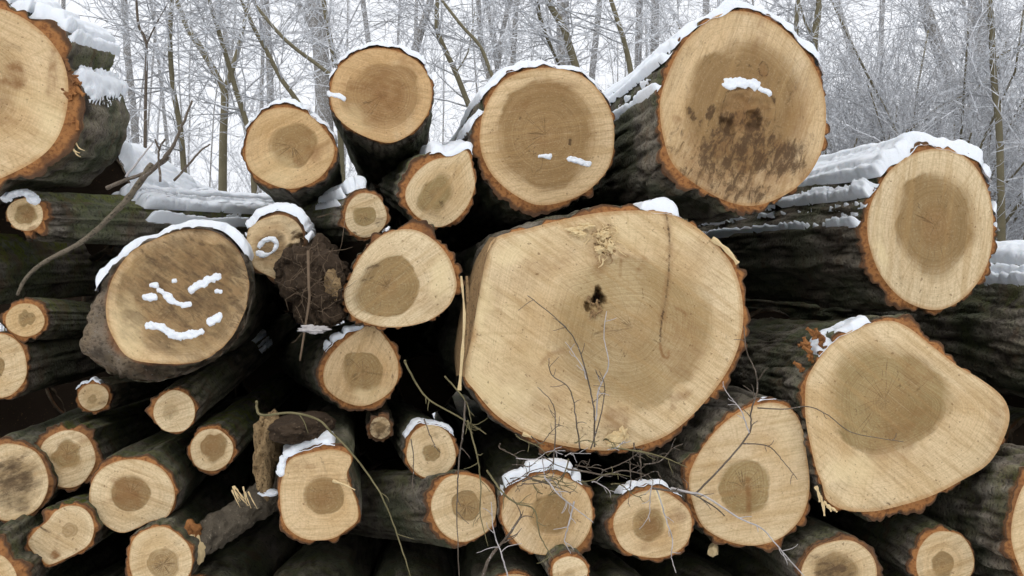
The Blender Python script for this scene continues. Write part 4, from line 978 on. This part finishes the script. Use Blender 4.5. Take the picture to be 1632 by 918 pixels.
splinter(G[28], [(530, 766), (548, 772), (566, 781)], 5, 1.5, M_SPLINT, off=(0.003, 0.02))
for x0, y0, x1, y1 in ((1306, 790, 1314, 822), (1312, 800, 1325, 815), (1300, 775, 1306, 800), (1318, 806, 1334, 816)):
    splinter(G[15], [(x0, y0), ((x0 + x1) / 2 + 2, (y0 + y1) / 2), (x1, y1)], 6, 2.5, M_SPLINT, off=(0.0, 0.012))
for x0, y0, w in ((118, 240, 5), (126, 236, 3), (122, 246, 3)):
    splinter(G[1], [(x0 - 6, y0 - 10), (x0, y0), (x0 + rnd.uniform(4, 10), y0 + 4)], w, 1, M_SPLINT, off=(-0.02, 0.0))
for i in range(12):      # torn bark shreds at the left of the lopsided log
    x, y = 1290 + rnd.uniform(-12, 26), 566 + rnd.uniform(-26, 40)
    splinter(G[15], [(x, y), (x + rnd.uniform(-8, 3), y - 8), (x - rnd.uniform(0, 16), y - rnd.uniform(4, 20))], rnd.uniform(8, 14), 5, M_RIM, 'bark_shred', off=(-0.03, -0.01), thick=0.7)
for i in range(9):
    x, y = 112 + rnd.uniform(-14, 10), 130 + rnd.uniform(-40, 90)
    splinter(G[1], [(x, y), (x + rnd.uniform(0, 8), y + 8), (x + rnd.uniform(4, 14), y + rnd.uniform(10, 22))], rnd.uniform(8, 15), 6, M_RIM, 'bark_shred', off=(-0.01, 0.002), thick=0.6)

o = chunk('wood_chip', 1136, 877, 2.72, 10, 13, 0.02, M_SPLINT, 4, rough=0.3, sub=2, flat=True)
tag(o, 'single pale wood chip below the upright egg shaped log', 'wood chip')
stub = make_log('dark brown stub of a branch beside the small knotty round log', (606, 682, 17, 18, 0), 2.85, bark=4, heart=(606, 682, 9, 9), rot=0.8, rim_dark=0.8, stains=[('dirt_shade', .7, 606, 682, 30, 30, 0)], L=1.2, nth=96, brown=.5)

# rotten bark shell beside the squarish log
rs = thing('rotten_stump', P(430, 780, 2.66), 'punky rotten wood stub standing left of the squarish log', 'stump')
at = np.array(rs.location)
chunk('crumbling_wood', 428, 718, 2.66, 21, 52, 0.10, M_ROT, 31, rs, at, 0.45, 5)
chunk('crumbling_wood', 418, 680, 2.63, 9, 13, 0.04, M_ROT, 35, rs, at, 0.5, 4)
chunk('crumbling_wood', 440, 678, 2.64, 12, 14, 0.05, M_ROT, 36, rs, at, 0.5, 4)
chunk('bark_flap', 480, 680, 2.68, 50, 20, 0.16, M_DIRT, 37, rs, at, 0.25, 5)
o = chunk('snow_patch', 430, 785, 2.60, 17, 5, 0.03, M_SNOW, 52, rough=0.35)
tag(o, 'little snow ledge at the foot of the punky rotten stub', 'snow', 'snow lying on the logs')

# broken leaning limb at the lower left
limb = thing('broken_limb', P(310, 880, 2.62), 'short grey brown limb leaning up right beside the bottom pale log', 'branch')
at = np.array(limb.location)
pl = np.array([P(308, 872, 2.62), P(345, 845, 2.68), P(390, 815, 2.75), P(440, 780, 2.85), P(500, 735, 3.1)])
pl = catmull(pl, 16, False)
V, Fc = tubes([(pl, np.linspace(0.046, 0.060, len(pl)))], 60)
cen = np.repeat(pl, 60, 0)
V = cen + (V - cen) * (1 + 0.55 * fbm(V, 5, 9.0, 4) + 0.18 * vnoise(V, 6, 60.0))[:, None]
mesh_obj('bark', V, Fc, M_LIMB, limb, None, True, at)
chunk('torn_end', 308, 872, 2.60, 17, 22, 0.03, M_SPLINT, 8, limb, at, 0.5, 4)
chunk('bark_flap', 306, 846, 2.60, 12, 15, 0.025, M_RIM, 9, limb, at, 0.5, 3)

# clod of soil and roots
clod = thing('root_clod', P(500, 525, 2.75), 'dark clod of soil and fine roots hanging beside the broken hollow log', 'roots')
at = np.array(clod.location)
chunk('soil', 500, 450, 2.85, 50, 66, 0.16, M_DIRT, 15, clod, at, 0.36, 6, freq=1.8)
chunk('soil', 520, 480, 2.82, 30, 42, 0.11, M_DIRT, 16, clod, at, 0.36, 6, freq=1.8)
chunk('soil', 470, 425, 2.80, 24, 30, 0.08, M_DIRT, 18, clod, at, 0.36, 5, freq=1.8)
chunk('bark_scrap', 530, 450, 2.74, 12, 24, 0.02, M_ROT, 19, clod, at, 0.5, 4, freq=2.0)
sp = []
for i in range(45):
    a, b = rnd.gauss(500, 24), rnd.gauss(440, 34)
    p0 = P(a, b, 2.68)
    d = np.array([rnd.gauss(0, 1), rnd.uniform(-0.8, 0.1), rnd.gauss(0, 0.9)]); d /= np.linalg.norm(d)
    l = rnd.uniform(0.03, 0.11)
    pts = [p0 + d * l * t_ + np.array([rnd.gauss(0, .008), 0, rnd.gauss(0, .008)]) * t_ for t_ in np.linspace(0, 1, 5)]
    sp.append((pts, np.linspace(0.0012, 0.0005, 5)))
V, Fc = tubes(sp, 4)
o = mesh_obj('fine_roots', V, Fc, M_ROOT, clod, None, True, at); o['kind'] = 'stuff'
rt = catmull([P(491, 400, 2.66), P(492, 453, 2.62), P(493, 477, 2.62), P(486, 524, 2.62), P(478, 575, 2.62)], 6, False)
V, Fc = tubes([(rt, np.linspace(0.005, 0.003, len(rt)))], 7)
mesh_obj('hanging_root', V, Fc, M_ROOT, clod, None, True, at)
chunk('matted_fibre', 500, 525, 2.62, 19, 6, 0.012, M_TWIG_PALE, 41, clod, at, 0.6, 4, freq=3.0)

# ------------------------------------------------------------------ brambles and dead twigs in front
def stem(label, pts, Y, w, mat=M_TWIG, side=4, slen=22, name='bramble_stem', group='bramble stems in front of the logs', cat='twig', Y2=None, w1=None):
    pl = catmull(pts, 8, False)
    n = len(pl)
    Ys = np.linspace(Y, Y2 if Y2 else Y, n) + 0.01 * np.sin(np.arange(n) * 0.6)
    p3 = P(pl[:, 0] + np.array([rnd.gauss(0, .35) for _ in range(n)]), pl[:, 1], Ys)
    root = thing(name, p3[np.argmin(p3[:, 2])], label, cat, group)
    at = np.array(root.location)
    r = np.linspace(w, w1 if w1 is not None else w * 0.45, n) * 0.5 * Y / F
    V, Fc = tubes([(p3, r)], 6)
    st_o = mesh_obj('stem', V, Fc, mat, root, None, True, at)
    for k in range(side):
        i = rnd.randrange(n // 5, n - 1)
        tg = pl[min(i + 1, n - 1)] - pl[i]; tg = tg / (np.linalg.norm(tg) + 1e-9)
        sgn = rnd.choice((-1, 1)); an = sgn * rnd.uniform(0.5, 1.1)
        d = np.array([tg[0] * math.cos(an) - tg[1] * math.sin(an), tg[0] * math.sin(an) + tg[1] * math.cos(an)])
        l = slen * rnd.uniform(0.4, 1.2)
        cur = rnd.uniform(-.5, .5)
        q = [p3[i]]; pp = pl[i].copy(); aa = math.atan2(d[1], d[0])
        yy = Ys[i]
        for t_ in range(5):
            aa += cur * 0.3 + rnd.gauss(0, 0.18)
            pp = pp + np.array([math.cos(aa), math.sin(aa)]) * l / 5
            yy -= rnd.uniform(-0.004, 0.008)
            q.append(P(pp[0], pp[1], yy))
        V, Fc = tubes([(np.array(q), np.linspace(max(r[i] * 0.65, 0.0011), 0.0008, 6))], 5)
        mesh_obj('side_twig', V, Fc, mat, st_o, None, True, at)
    return root

brs = [
 ('dark bramble stem arching from upper left across the biggest log', [(947, 712), (947, 656), (936, 601), (918, 545), (888, 509), (841, 471)], 2.58, 3.2, M_TWIG, 5, 26),
 ('pale frosted stem rising to the rotten hole of the biggest log', [(950, 670), (954, 623), (970, 581), (962, 535), (967, 496)], 2.56, 2.6, M_TWIG_PALE, 4, 20),
 ('zigzag dark stem in the lower left of the biggest log', [(924, 715), (918, 669), (908, 620), (879, 597), (875, 571)], 2.57, 2.8, M_TWIG, 5, 22),
 ('short dark stem lowest at left on the biggest log face', [(882, 740), (885, 689), (882, 646), (857, 617)], 2.56, 2.6, M_TWIG, 4, 22),
 ('pale short stem crossing the middle of the biggest log face', [(934, 604), (928, 584), (901, 545)], 2.55, 2.2, M_TWIG_PALE, 3, 16),
 ('dark stem leaning right at the foot of the biggest log', [(942, 715), (957, 663), (964, 617), (955, 591)], 2.55, 2.4, M_TWIG, 4, 20),
 ('olive bramble stem crossing the dark gap left of the biggest log', [(645, 575), (650, 587), (679, 633), (722, 659), (751, 676), (775, 692)], 2.60, 4.0, M_TWIG_OLIVE, 5, 26),
 ('thin olive stem at the lower left corner of the biggest log', [(709, 600), (738, 633), (748, 656), (752, 690)], 2.58, 3.0, M_TWIG_OLIVE, 3, 22),
 ('straight grey stem hanging past the small knotty round log', [(741, 640), (738, 689), (731, 738), (729, 790), (728, 822), (732, 925)], 2.52, 3.4, M_TWIG, 3, 26),
 ('olive stem curving down over the round log with grey green stem', [(745, 670), (761, 731), (766, 776), (766, 822), (778, 870)], 2.52, 3.2, M_TWIG_OLIVE, 5, 26),
 ('long tan bramble runner bending down past the squarish log', [(409, 640), (416, 661), (465, 658), (507, 669), (530, 691), (562, 724), (605, 785), (632, 850), (656, 925)], 2.46, 4.6, M_TWIG_OLIVE, 3, 30),
 ('thick grey bramble branch at the bottom left of the snowy middle log', [(768, 925), (780, 890), (811, 852), (832, 820)], 2.44, 6.5, M_TWIG, 5, 40),
 ('pale thin stem at the bottom edge under the thick grey bramble', [(811, 925), (800, 885), (788, 850), (782, 800)], 2.43, 3.0, M_TWIG_PALE, 4, 34),
 ('olive stem sagging over the left of the snowy middle log', [(776, 750), (800, 784), (823, 802), (851, 812), (861, 854), (882, 890)], 2.45, 3.6, M_TWIG_OLIVE, 6, 26),
 ('white frosted stem slanting over the snowy middle log', [(868, 760), (892, 790), (913, 807), (946, 833)], 2.44, 3.0, M_TWIG_PALE, 5, 26),
 ('pale forked stem hanging over the right of the snowy middle log', [(915, 800), (905, 840), (900, 862), (910, 882)], 2.44, 3.0, M_TWIG_PALE, 3, 20),
 ('brown stem lying level between the two snowy bottom logs', [(905, 748), (935, 752), (965, 757), (994, 750), (1030, 757)], 2.46, 3.6, M_TWIG, 6, 26),
 ('olive stem slanting under the right of the biggest log', [(975, 713), (1027, 721), (1060, 730), (1095, 745)], 2.46, 3.2, M_TWIG_OLIVE, 4, 22),
 ('short upright twig in the dark under the biggest log', [(1022, 765), (1021, 740), (1020, 715)], 2.46, 2.6, M_TWIG, 2, 16),
 ('pale strand trailing down the twin hearted log', [(1046, 778), (1055, 805), (1063, 833), (1072, 861), (1070, 885), (1077, 913)], 2.46, 2.8, M_TWIG_PALE, 3, 16),
 ('grey stem from the twin hearted log to the upright egg shaped one', [(1040, 778), (1075, 783), (1105, 788), (1140, 809), (1155, 822)], 2.45, 4.0, M_TWIG, 4, 22),
 ('long grey stem sweeping down across the upright egg shaped log', [(1070, 778), (1100, 785), (1124, 791), (1177, 825), (1214, 842), (1241, 872), (1290, 928)], 2.44, 4.0, M_TWIG_PALE, 6, 24),
 ('dark branching stem climbing up the upright egg shaped log', [(1107, 788), (1157, 737), (1194, 690), (1197, 657), (1207, 620), (1203, 590), (1190, 560), (1185, 520)], 2.46, 3.4, M_TWIG, 6, 28),
 ('pale twig fork above the upright egg shaped log', [(1194, 690), (1181, 654), (1164, 633), (1152, 615)], 2.45, 2.4, M_TWIG_PALE, 4, 18),
 ('thin stem bending right on the upright egg shaped log', [(1184, 707), (1224, 711), (1248, 735), (1271, 764)], 2.45, 2.4, M_TWIG, 3, 18),
 ('long thin twig drooping over the heart of the lopsided log', [(1207, 650), (1250, 652), (1288, 648), (1320, 662), (1355, 688), (1400, 698), (1440, 704)], 2.40, 2.4, M_TWIG, 2, 14),
 ('short twig hanging over the small knotty round log', [(676, 668), (684, 690), (694, 712), (702, 722)], 2.56, 2.2, M_TWIG, 2, 12),
 ('thin stem down the left of the small knotty round log', [(655, 700), (659, 730), (658, 775), (660, 800)], 2.54, 2.0, M_TWIG, 1, 10)]
for b in brs:
    stem(*b)
for i in range(34):      # the tangle under the biggest log
    x, y = rnd.uniform(790, 1050), rnd.uniform(690, 770)
    a = rnd.uniform(-0.6, 0.6) if rnd.random() < .6 else rnd.uniform(1.0, 2.1)
    l = rnd.uniform(30, 80)
    pts = [(x + l * t_ * math.cos(a) + rnd.gauss(0, 4), y + l * t_ * math.sin(a) + rnd.gauss(0, 5)) for t_ in (0, .33, .66, 1)]
    stem('thin dead twig in the tangle under the biggest log', pts, rnd.uniform(2.44, 2.6), rnd.uniform(1.6, 2.6), rnd.choice((M_TWIG, M_TWIG, M_TWIG_PALE, M_TWIG_OLIVE)), 3, 18, 'dead_twig', 'dead twigs tangled under the biggest log')

# dead branch at the left
db = thing('dead_branch', P(28, 466, 2.72), 'forked dead branch leaning across the mossy logs at the left', 'branch')
at = np.array(db.location)
def limb_part(name, pts, Y0, Y1, w0, w1, mat):
    pl = catmull(pts, 7, False); n = len(pl)
    p3 = P(pl[:, 0] + np.array([rnd.gauss(0, .4) for _ in range(n)]), pl[:, 1], np.linspace(Y0, Y1, n))
    V, Fc = tubes([(p3, np.linspace(w0, w1, n) * 0.5 * (Y0 + Y1) / 2 / F * (1 + .08 * np.sin(np.arange(n) * 1.9)))], 9)
    mesh_obj(name, V, Fc, mat, db, None, True, at)
limb_part('main_stem', [(28, 470), (42, 443), (72, 417), (131, 385), (176, 345), (209, 309), (242, 262)], 2.70, 2.62, 5, 10.5, M_DEADWOOD)
limb_part('fork', [(225, 288), (265, 248), (284, 216), (306, 160)], 2.62, 2.60, 8, 3, M_TWIG)
limb_part('fork', [(170, 300), (200, 287), (225, 278), (262, 258), (268, 250)], 2.64, 2.62, 7, 4, M_TWIG)
limb_part('fork', [(256, 290), (253, 258), (254, 238), (263, 221)], 2.61, 2.60, 4, 3, M_TWIG)
limb_part('fork', [(254, 238), (247, 222)], 2.60, 2.59, 3, 3, M_TWIG)
limb_part('fork', [(278, 288), (304, 258), (320, 240), (335, 230)], 2.66, 2.66, 4, 2.5, M_TWIG)
limb_part('fork', [(200, 282), (222, 255), (244, 227)], 2.63, 2.62, 4, 2, M_TWIG_PALE)

# ------------------------------------------------------------------ the frosted wood behind
def grow(out, p, d, length, r, level, maxlev, R, cfg):
    n = 9 if level == 0 else 6 if level == 1 else 4 if level == 2 else 3
    pts, rad = [np.array(p)], [r]
    d = np.array(d, float); d /= np.linalg.norm(d)
    wig = cfg['wig'][min(level, 3)]
    tip = 0.35 if level == 0 else 0.25
    dirs = [d]
    for k in range(1, n):
        d = d + np.array([R.gauss(0, wig), R.gauss(0, wig), R.gauss(0, wig) + cfg['up'][min(level, 3)]])
        d /= np.linalg.norm(d)
        pts.append(pts[-1] + d * length / (n - 1)); rad.append(r * (1 - (1 - tip) * k / (n - 1))); dirs.append(d)
    out[min(level, 3)].append((np.array(pts), np.array(rad)))
    if level >= maxlev: return
    nb = cfg['nb'][level]
    for b in range(nb):
        f = R.uniform(cfg['first'] if level == 0 else 0.12, 1.0)
        k = min(int(f * (n - 1)), n - 2); fr = f * (n - 1) - k
        q = pts[k] * (1 - fr) + pts[k + 1] * fr
        ax = dirs[k]
        v = np.array([R.gauss(0, 1), R.gauss(0, 1), R.gauss(0, 1)]); v -= ax * (v @ ax); v /= np.linalg.norm(v) + 1e-9
        an = R.uniform(*cfg['ang'])
        nd = ax * math.cos(an) + v * math.sin(an)
        rr = rad[k] * R.uniform(0.3, 0.6) if level < 2 else rad[k] * 0.55
        grow(out, q, nd, length * R.uniform(*cfg['lr'][level]) * (1.15 - 0.5 * f if level == 0 else 1), max(rr, cfg['rmin']), level + 1, maxlev, R, cfg)

CFG_TREE = dict(wig=(0.05, 0.13, 0.18, 0.22), up=(0.03, 0.06, 0.02, 0.0), nb=(15, 8, 5), first=0.1, ang=(0.45, 1.1), lr=((0.13, 0.32), (0.25, 0.5), (0.25, 0.55)), rmin=0.0032)
CFG_SHRUB = dict(wig=(0.10, 0.16, 0.20, 0.22), up=(0.0, 0.03, 0.0, 0.0), nb=(12, 8, 5), first=0.08, ang=(0.35, 1.0), lr=((0.25, 0.5), (0.3, 0.55), (0.3, 0.55)), rmin=0.0036)

def build_tree(name, seed, H, r, lean, cfg, label, cat, group, nstems=1, trunk_mat=M_TRUNK):
    R = random.Random(seed)
    out = [[], [], [], []]
    for s in range(nstems):
        a = R.uniform(0, 6.28)
        sp_ = 0.45 if nstems > 1 else 0.0
        grow(out, (R.gauss(0, .12 * (nstems > 1)), R.gauss(0, .12 * (nstems > 1)), -0.1), (lean + sp_ * math.cos(a), sp_ * math.sin(a), 1), H * R.uniform(.8, 1.1), r, 0, 3, R, cfg)
    root = thing(name, (0, 0, 0), label, cat, group)
    V, Fc = tubes(out[0], 9)
    mesh_obj('trunk' if nstems == 1 else 'stems', V, Fc, trunk_mat, root)
    V1, F1 = tubes(out[1], 5)
    V2, F2 = tubes(out[2] + out[3], 3)
    Fc = F1 + [[i + len(V1) for i in f] for f in F2]
    mesh_obj('crown' if nstems == 1 else 'twigs', np.concatenate([V1, V2]), Fc, M_FROST, root, None, False)
    return root

def copy_tree(root, loc, rz, sc, label=None):
    c = root.copy(); COL.objects.link(c)
    c.location = loc; c.rotation_euler = (0, 0, rz); c.scale = (sc, sc, sc)
    if label: c['label'] = label
    for ch in root.children:
        k = ch.copy(); COL.objects.link(k); k.parent = c
    return c

FAR = 'slender bare frosted tree fading into the pale winter haze behind the pile'
GRP = 'frosted trees in the wood behind the pile'
protos = [build_tree('bare_tree', 100 + i, H, r, lean, CFG_TREE, FAR, 'tree', GRP)
          for i, (H, r, lean) in enumerate([(14, .075, 0.02), (16, .09, -.05), (12, .05, .10), (13, .04, -.12), (17, .12, .04), (11, .035, .03)])]
def where(x, y):
    px = CX + x / y * F
    for lim, txt in ((0, 'just outside the left of the view'), (390, 'in the gap left of the medium tan log'), (520, 'above the medium tan log'), (690, 'behind the topmost orange log'), (760, 'between the orange and the large round log'), (960, 'above the large round log'), (1090, 'over the snow slope of the huge log'), (1320, 'behind the huge dirty log'), (1480, 'left above the oval log'), (1632, 'right above the oval log')):
        if px < lim: return txt
    return 'just outside the right of the view'
def tree_label(i, x, y):
    size = ('middling', 'stout', 'slender', 'thin leaning', 'stout', 'thin')[i % 6]
    dist = 'nearer' if y < 20 else 'farther' if y < 40 else 'farthest hazy'
    return f'{dist} {size} bare frosted tree {where(x, y)}'
first = set()
spots = []
R = random.Random(5)
for ring, (y0, y1, n) in enumerate([(12, 18, 7), (18, 28, 18), (28, 44, 34), (44, 70, 46)]):
    for k in range(n):
        y = R.uniform(y0, y1)
        x = (-0.68 + 1.36 * ((k + R.random()) / n)) * y
        spots.append((x, y))
for i, (x, y) in enumerate(spots):
    pr = protos[i % len(protos)]
    rz, sc = R.uniform(0, 6.28), R.uniform(.8, 1.2)
    if i % len(protos) not in first:
        first.add(i % len(protos)); pr.location = (x, y, GZ - 0.05); pr.rotation_euler = (0, 0, rz); pr.scale = (sc,) * 3; pr['label'] = tree_label(i, x, y)
    else:
        copy_tree(pr, (x, y, GZ - 0.05), rz, sc, tree_label(i, x, y))
SHR = 'dense hoar frosted thicket bush of fine twigs behind the pile'
sprotos = [build_tree('frosted_bush', 200 + i, H, .022, 0, CFG_SHRUB, SHR, 'bush', 'frosted bushes behind the pile', 6, M_OLIVE) for i, H in enumerate((4.2, 5.0, 3.6))]
first = set()
sps = []
for k in range(14):
    y = R.uniform(12.0, 24)
    x = R.uniform(-.64, .64) * y
    sps.append((x, y))
for k in range(24):       # the thicket is densest at the right
    y = R.uniform(9.0, 14); sps.append((R.uniform(.36, .60) * y, y))
for i, (x, y) in enumerate(sps):
    lb = ('nearer' if y < 14 else 'farther') + ' hoar frosted bush of fine twigs ' + where(x, y)
    pr = sprotos[i % 3]; rz, sc = R.uniform(0, 6.28), R.uniform(.8, 1.25)
    if i % 3 not in first:
        first.add(i % 3); pr.location = (x, y, GZ - 0.05); pr.rotation_euler = (0, 0, rz); pr.scale = (sc,) * 3; pr['label'] = lb
    else:
        copy_tree(pr, (x, y, GZ - 0.05), rz, sc, lb)

# stems near enough to be told apart
def near_tree(label, pts, Y, w, mat=M_OLIVE, limbs=(), twigs=26, seed=0, name='sapling', cat='tree', tl=0.9):
    Rr = random.Random(seed * 7 + 3)
    pl = catmull(pts, 8, False)                                  # listed from the top down
    p3 = P(pl[:, 0], pl[:, 1], Y)[::-1]
    d0 = p3[1] - p3[0]
    foot = np.array([p3[0][0] - d0[0] / (abs(d0[2]) + 1e-6) * p3[0][2] * 0.35, Y, GZ - 0.05])
    top = p3[-1] + (p3[-1] - p3[-4]) / (np.linalg.norm(p3[-1] - p3[-4]) + 1e-9) * 2.6
    full = np.concatenate([catmull([foot, (foot + p3[0]) / 2 + np.array([0, 0, 0]), p3[0]], 4, False)[:-1], p3, catmull([p3[-1], (p3[-1] + top) / 2, top], 4, False)[1:]])
    n = len(full)
    r0 = w * (0.42 if Y > 10 else 0.5) * Y / F
    rad = np.interp(np.arange(n), [0, n * .3, n * .75, n - 1], [r0 * 1.35, r0 * 1.1, r0 * .9, r0 * .35])
    root = thing(name, foot, label, cat)
    at = np.array(foot)
    V, Fc = tubes([(full, rad)], 9)
    tr_o = mesh_obj('trunk', V, Fc, mat, root, None, True, at)
    specs = []
    for lp, lw in limbs:
        q = catmull(lp, 8, False); q3 = P(q[:, 0], q[:, 1], Y + np.linspace(0, .2, len(q)))
        end = q3[-1] + (q3[-1] - q3[-4]) * 3
        q3 = np.concatenate([q3, [end]])
        V, Fc = tubes([(q3, np.linspace(lw, lw * .5, len(q3)) * .5 * Y / F)], 7)
        mesh_obj('limb', V, Fc, mat, tr_o, None, True, at)
        for k in range(8):
            i = Rr.randrange(2, len(q3) - 1)
            out = [[], [], [], []]
            grow(out, q3[i], (Rr.gauss(0, 1), Rr.gauss(0, .6), Rr.uniform(-.1, .9)), tl * Rr.uniform(.5, 1.2), 0.006, 1, 3, Rr, dict(CFG_SHRUB, nb=(0, 5, 4)))
            specs += out[1] + out[2] + out[3]
    for k in range(twigs):
        i = Rr.randrange(int(n * .25), n - 1)
        out = [[], [], [], []]
        grow(out, full[i], (Rr.gauss(0, 1), Rr.gauss(0, .6), Rr.uniform(-.1, .9)), tl * Rr.uniform(.5, 1.4), min(rad[i] * .45, 0.009), 1, 3, Rr, dict(CFG_SHRUB, nb=(0, 5, 4)))
        specs += out[1] + out[2] + out[3]
    V, Fc = tubes(specs, 3)
    mesh_obj('crown', V, Fc, M_FROST, root, None, False, at)

near = [
 ('straight olive sapling rising left of centre in the left gap', [(274, 0), (271, 65), (276, 140), (288, 209), (294, 285)], 6.5, 8, M_OLIVE, (), 22),
 ('thin dark forked sapling nearest the huge left log', [(217, -5), (221, 40), (233, 72), (232, 163), (231, 250)], 6.0, 4.5, M_TWIG, [([(233, 72), (248, 40), (268, 5)], 3)], 14),
 ('grey brown tree forking like a Y left of the medium tan log', [(284, 5), (300, 45), (327, 88), (350, 130), (358, 150), (356, 220), (355, 300)], 8.5, 11, M_OLIVE, [([(358, 145), (376, 92), (385, 55), (398, 0)], 10)], 26),
 ('leaning olive sapling touching the medium tan log', [(332, -5), (363, 98), (378, 150), (394, 200), (402, 240)], 6.5, 8, M_OLIVE, (), 18),
 ('slanting olive rod above the medium tan log', [(383, -5), (400, 35), (423, 78), (448, 125), (466, 150), (500, 200)], 6.2, 7, M_OLIVE, (), 14),
 ('thin rod slanting down to the topmost orange log', [(405, 0), (411, 13), (440, 48), (468, 75), (521, 115), (560, 150)], 6.0, 5.5, M_OLIVE, (), 14),
 ('thick grey trunk behind the topmost orange log', [(500, -5), (506, 40), (512, 90), (516, 160), (518, 240)], 13, 30, M_TRUNK, [([(508, 60), (490, 30), (470, -5)], 12)], 30),
 ('olive sapling standing close behind the topmost orange log', [(515, -5), (522, 40), (533, 98), (540, 150)], 7, 8, M_OLIVE, (), 14),
 ('grey leaning trunk right of the topmost orange log', [(688, -5), (680, 20), (665, 69), (650, 130), (640, 200)], 13, 15, M_TRUNK, (), 24),
 ('kinked olive sapling between the orange and the large round log', [(697, -5), (696, 30), (699, 56), (726, 115), (746, 165), (765, 210)], 7, 8, M_OLIVE, [([(727, 115), (745, 85), (752, 50)], 3)], 20),
 ('thin rod slanting to the crown of the large round log', [(704, 0), (735, 40), (765, 74), (782, 115), (800, 160)], 6.5, 5.5, M_OLIVE, (), 14),
 ('pair of grey stems, left one, behind the large round log', [(762, -5), (765, 50), (770, 90), (781, 130), (790, 200)], 12, 11, M_TRUNK, (), 20),
 ('grey stem leaning left over the large round log', [(775, -5), (785, 50), (792, 100), (800, 160)], 12.5, 11, M_TRUNK, (), 20),
 ('grey stem leaning right over the large round log', [(815, 0), (803, 40), (795, 95), (790, 160)], 12.5, 9, M_TRUNK, (), 20),
 ('tan bent sapling above the right of the large round log', [(870, -5), (882, 18), (898, 44), (908, 75), (918, 110), (925, 160)], 7, 11, M_OLIVE, [([(855, -5), (860, 25), (872, 60), (886, 92)], 8)], 22),
 ('stout brown grey trunk behind the right of the large round log', [(897, -5), (897, 40), (898, 90), (900, 170)], 11, 26, M_TRUNK, (), 26),
 ('olive sapling touching the snow slope of the huge dirty log', [(972, -5), (985, 35), (994, 65), (1001, 92), (1008, 130)], 7, 8, M_OLIVE, (), 16),
 ('grey trunk rising from the snow slope of the huge dirty log', [(1020, -5), (1018, 40), (1017, 90), (1016, 150)], 14, 13, M_TRUNK, (), 20),
 ('grey trunk above the snow slope next to the huge dirty face', [(1044, -5), (1044, 40), (1043, 100)], 14, 15, M_TRUNK, (), 20),
 ('olive stem at the right shoulder of the huge dirty log', [(1306, -5), (1304, 20), (1299, 55), (1297, 90), (1296, 160)], 8, 11, M_OLIVE, [([(1297, 60), (1285, 40), (1276, 10)], 5)], 20),
 ('short olive stem above the right shoulder of the huge dirty log', [(1272, -5), (1270, 25), (1268, 60), (1266, 120)], 8, 8, M_OLIVE, (), 14),
 ('stout leaning trunk above the oval log', [(1470, -5), (1480, 30), (1492, 65), (1517, 136), (1530, 180), (1545, 240), (1550, 320)], 11, 26, M_TRUNK, [([(1520, 150), (1545, 115), (1580, 95)], 7)], 36),
 ('thick upright trunk behind the right of the oval log', [(1562, -5), (1564, 80), (1566, 160), (1567, 260), (1568, 340)], 11.5, 31, M_TRUNK, [([(1568, 100), (1600, 75), (1640, 68)], 5)], 36),
 ('slim olive sapling in front of the thick upright trunk', [(1577, -5), (1580, 40), (1584, 127), (1592, 200), (1595, 300), (1596, 360)], 7.5, 10, M_OLIVE, [([(1586, 95), (1610, 80), (1640, 70)], 4)], 20),
 ('low branch arching over the snowy body of the oval log', [(1640, 60), (1560, 140), (1500, 170), (1440, 215), (1380, 235), (1330, 262)], 9, 6, M_OLIVE, (), 30)]
for i, a in enumerate(near):
    near_tree(*a, seed=i)

# ------------------------------------------------------------------ winter haze
HX, HY0, HY1, HT = 75.0, -12.0, 85.0, 24.0
V = [(x, y, z) for z in (-1.6, HT) for y in (HY0, HY1) for x in (-HX, HX)]
Fz = [(0, 1, 3, 2), (4, 6, 7, 5), (0, 4, 5, 1), (2, 3, 7, 6), (0, 2, 6, 4), (1, 5, 7, 3)]
mh = bpy.data.materials.new('haze_air'); mh.use_nodes = True
mh.node_tree.nodes.clear()
pv = mh.node_tree.nodes.new('ShaderNodeVolumePrincipled')
pv.inputs['Color'].default_value = (0.93, 0.95, 1.0, 1)
pv.inputs['Density'].default_value = 0.031
pv.inputs['Anisotropy'].default_value = 0.2
mo = mh.node_tree.nodes.new('ShaderNodeOutputMaterial')
mh.node_tree.links.new(pv.outputs[0], mo.inputs['Volume'])
hz = mesh_obj('haze', V, list(Fz), mh, None, None, False)
tag(hz, 'pale winter haze filling the wood', None, kind='stuff')
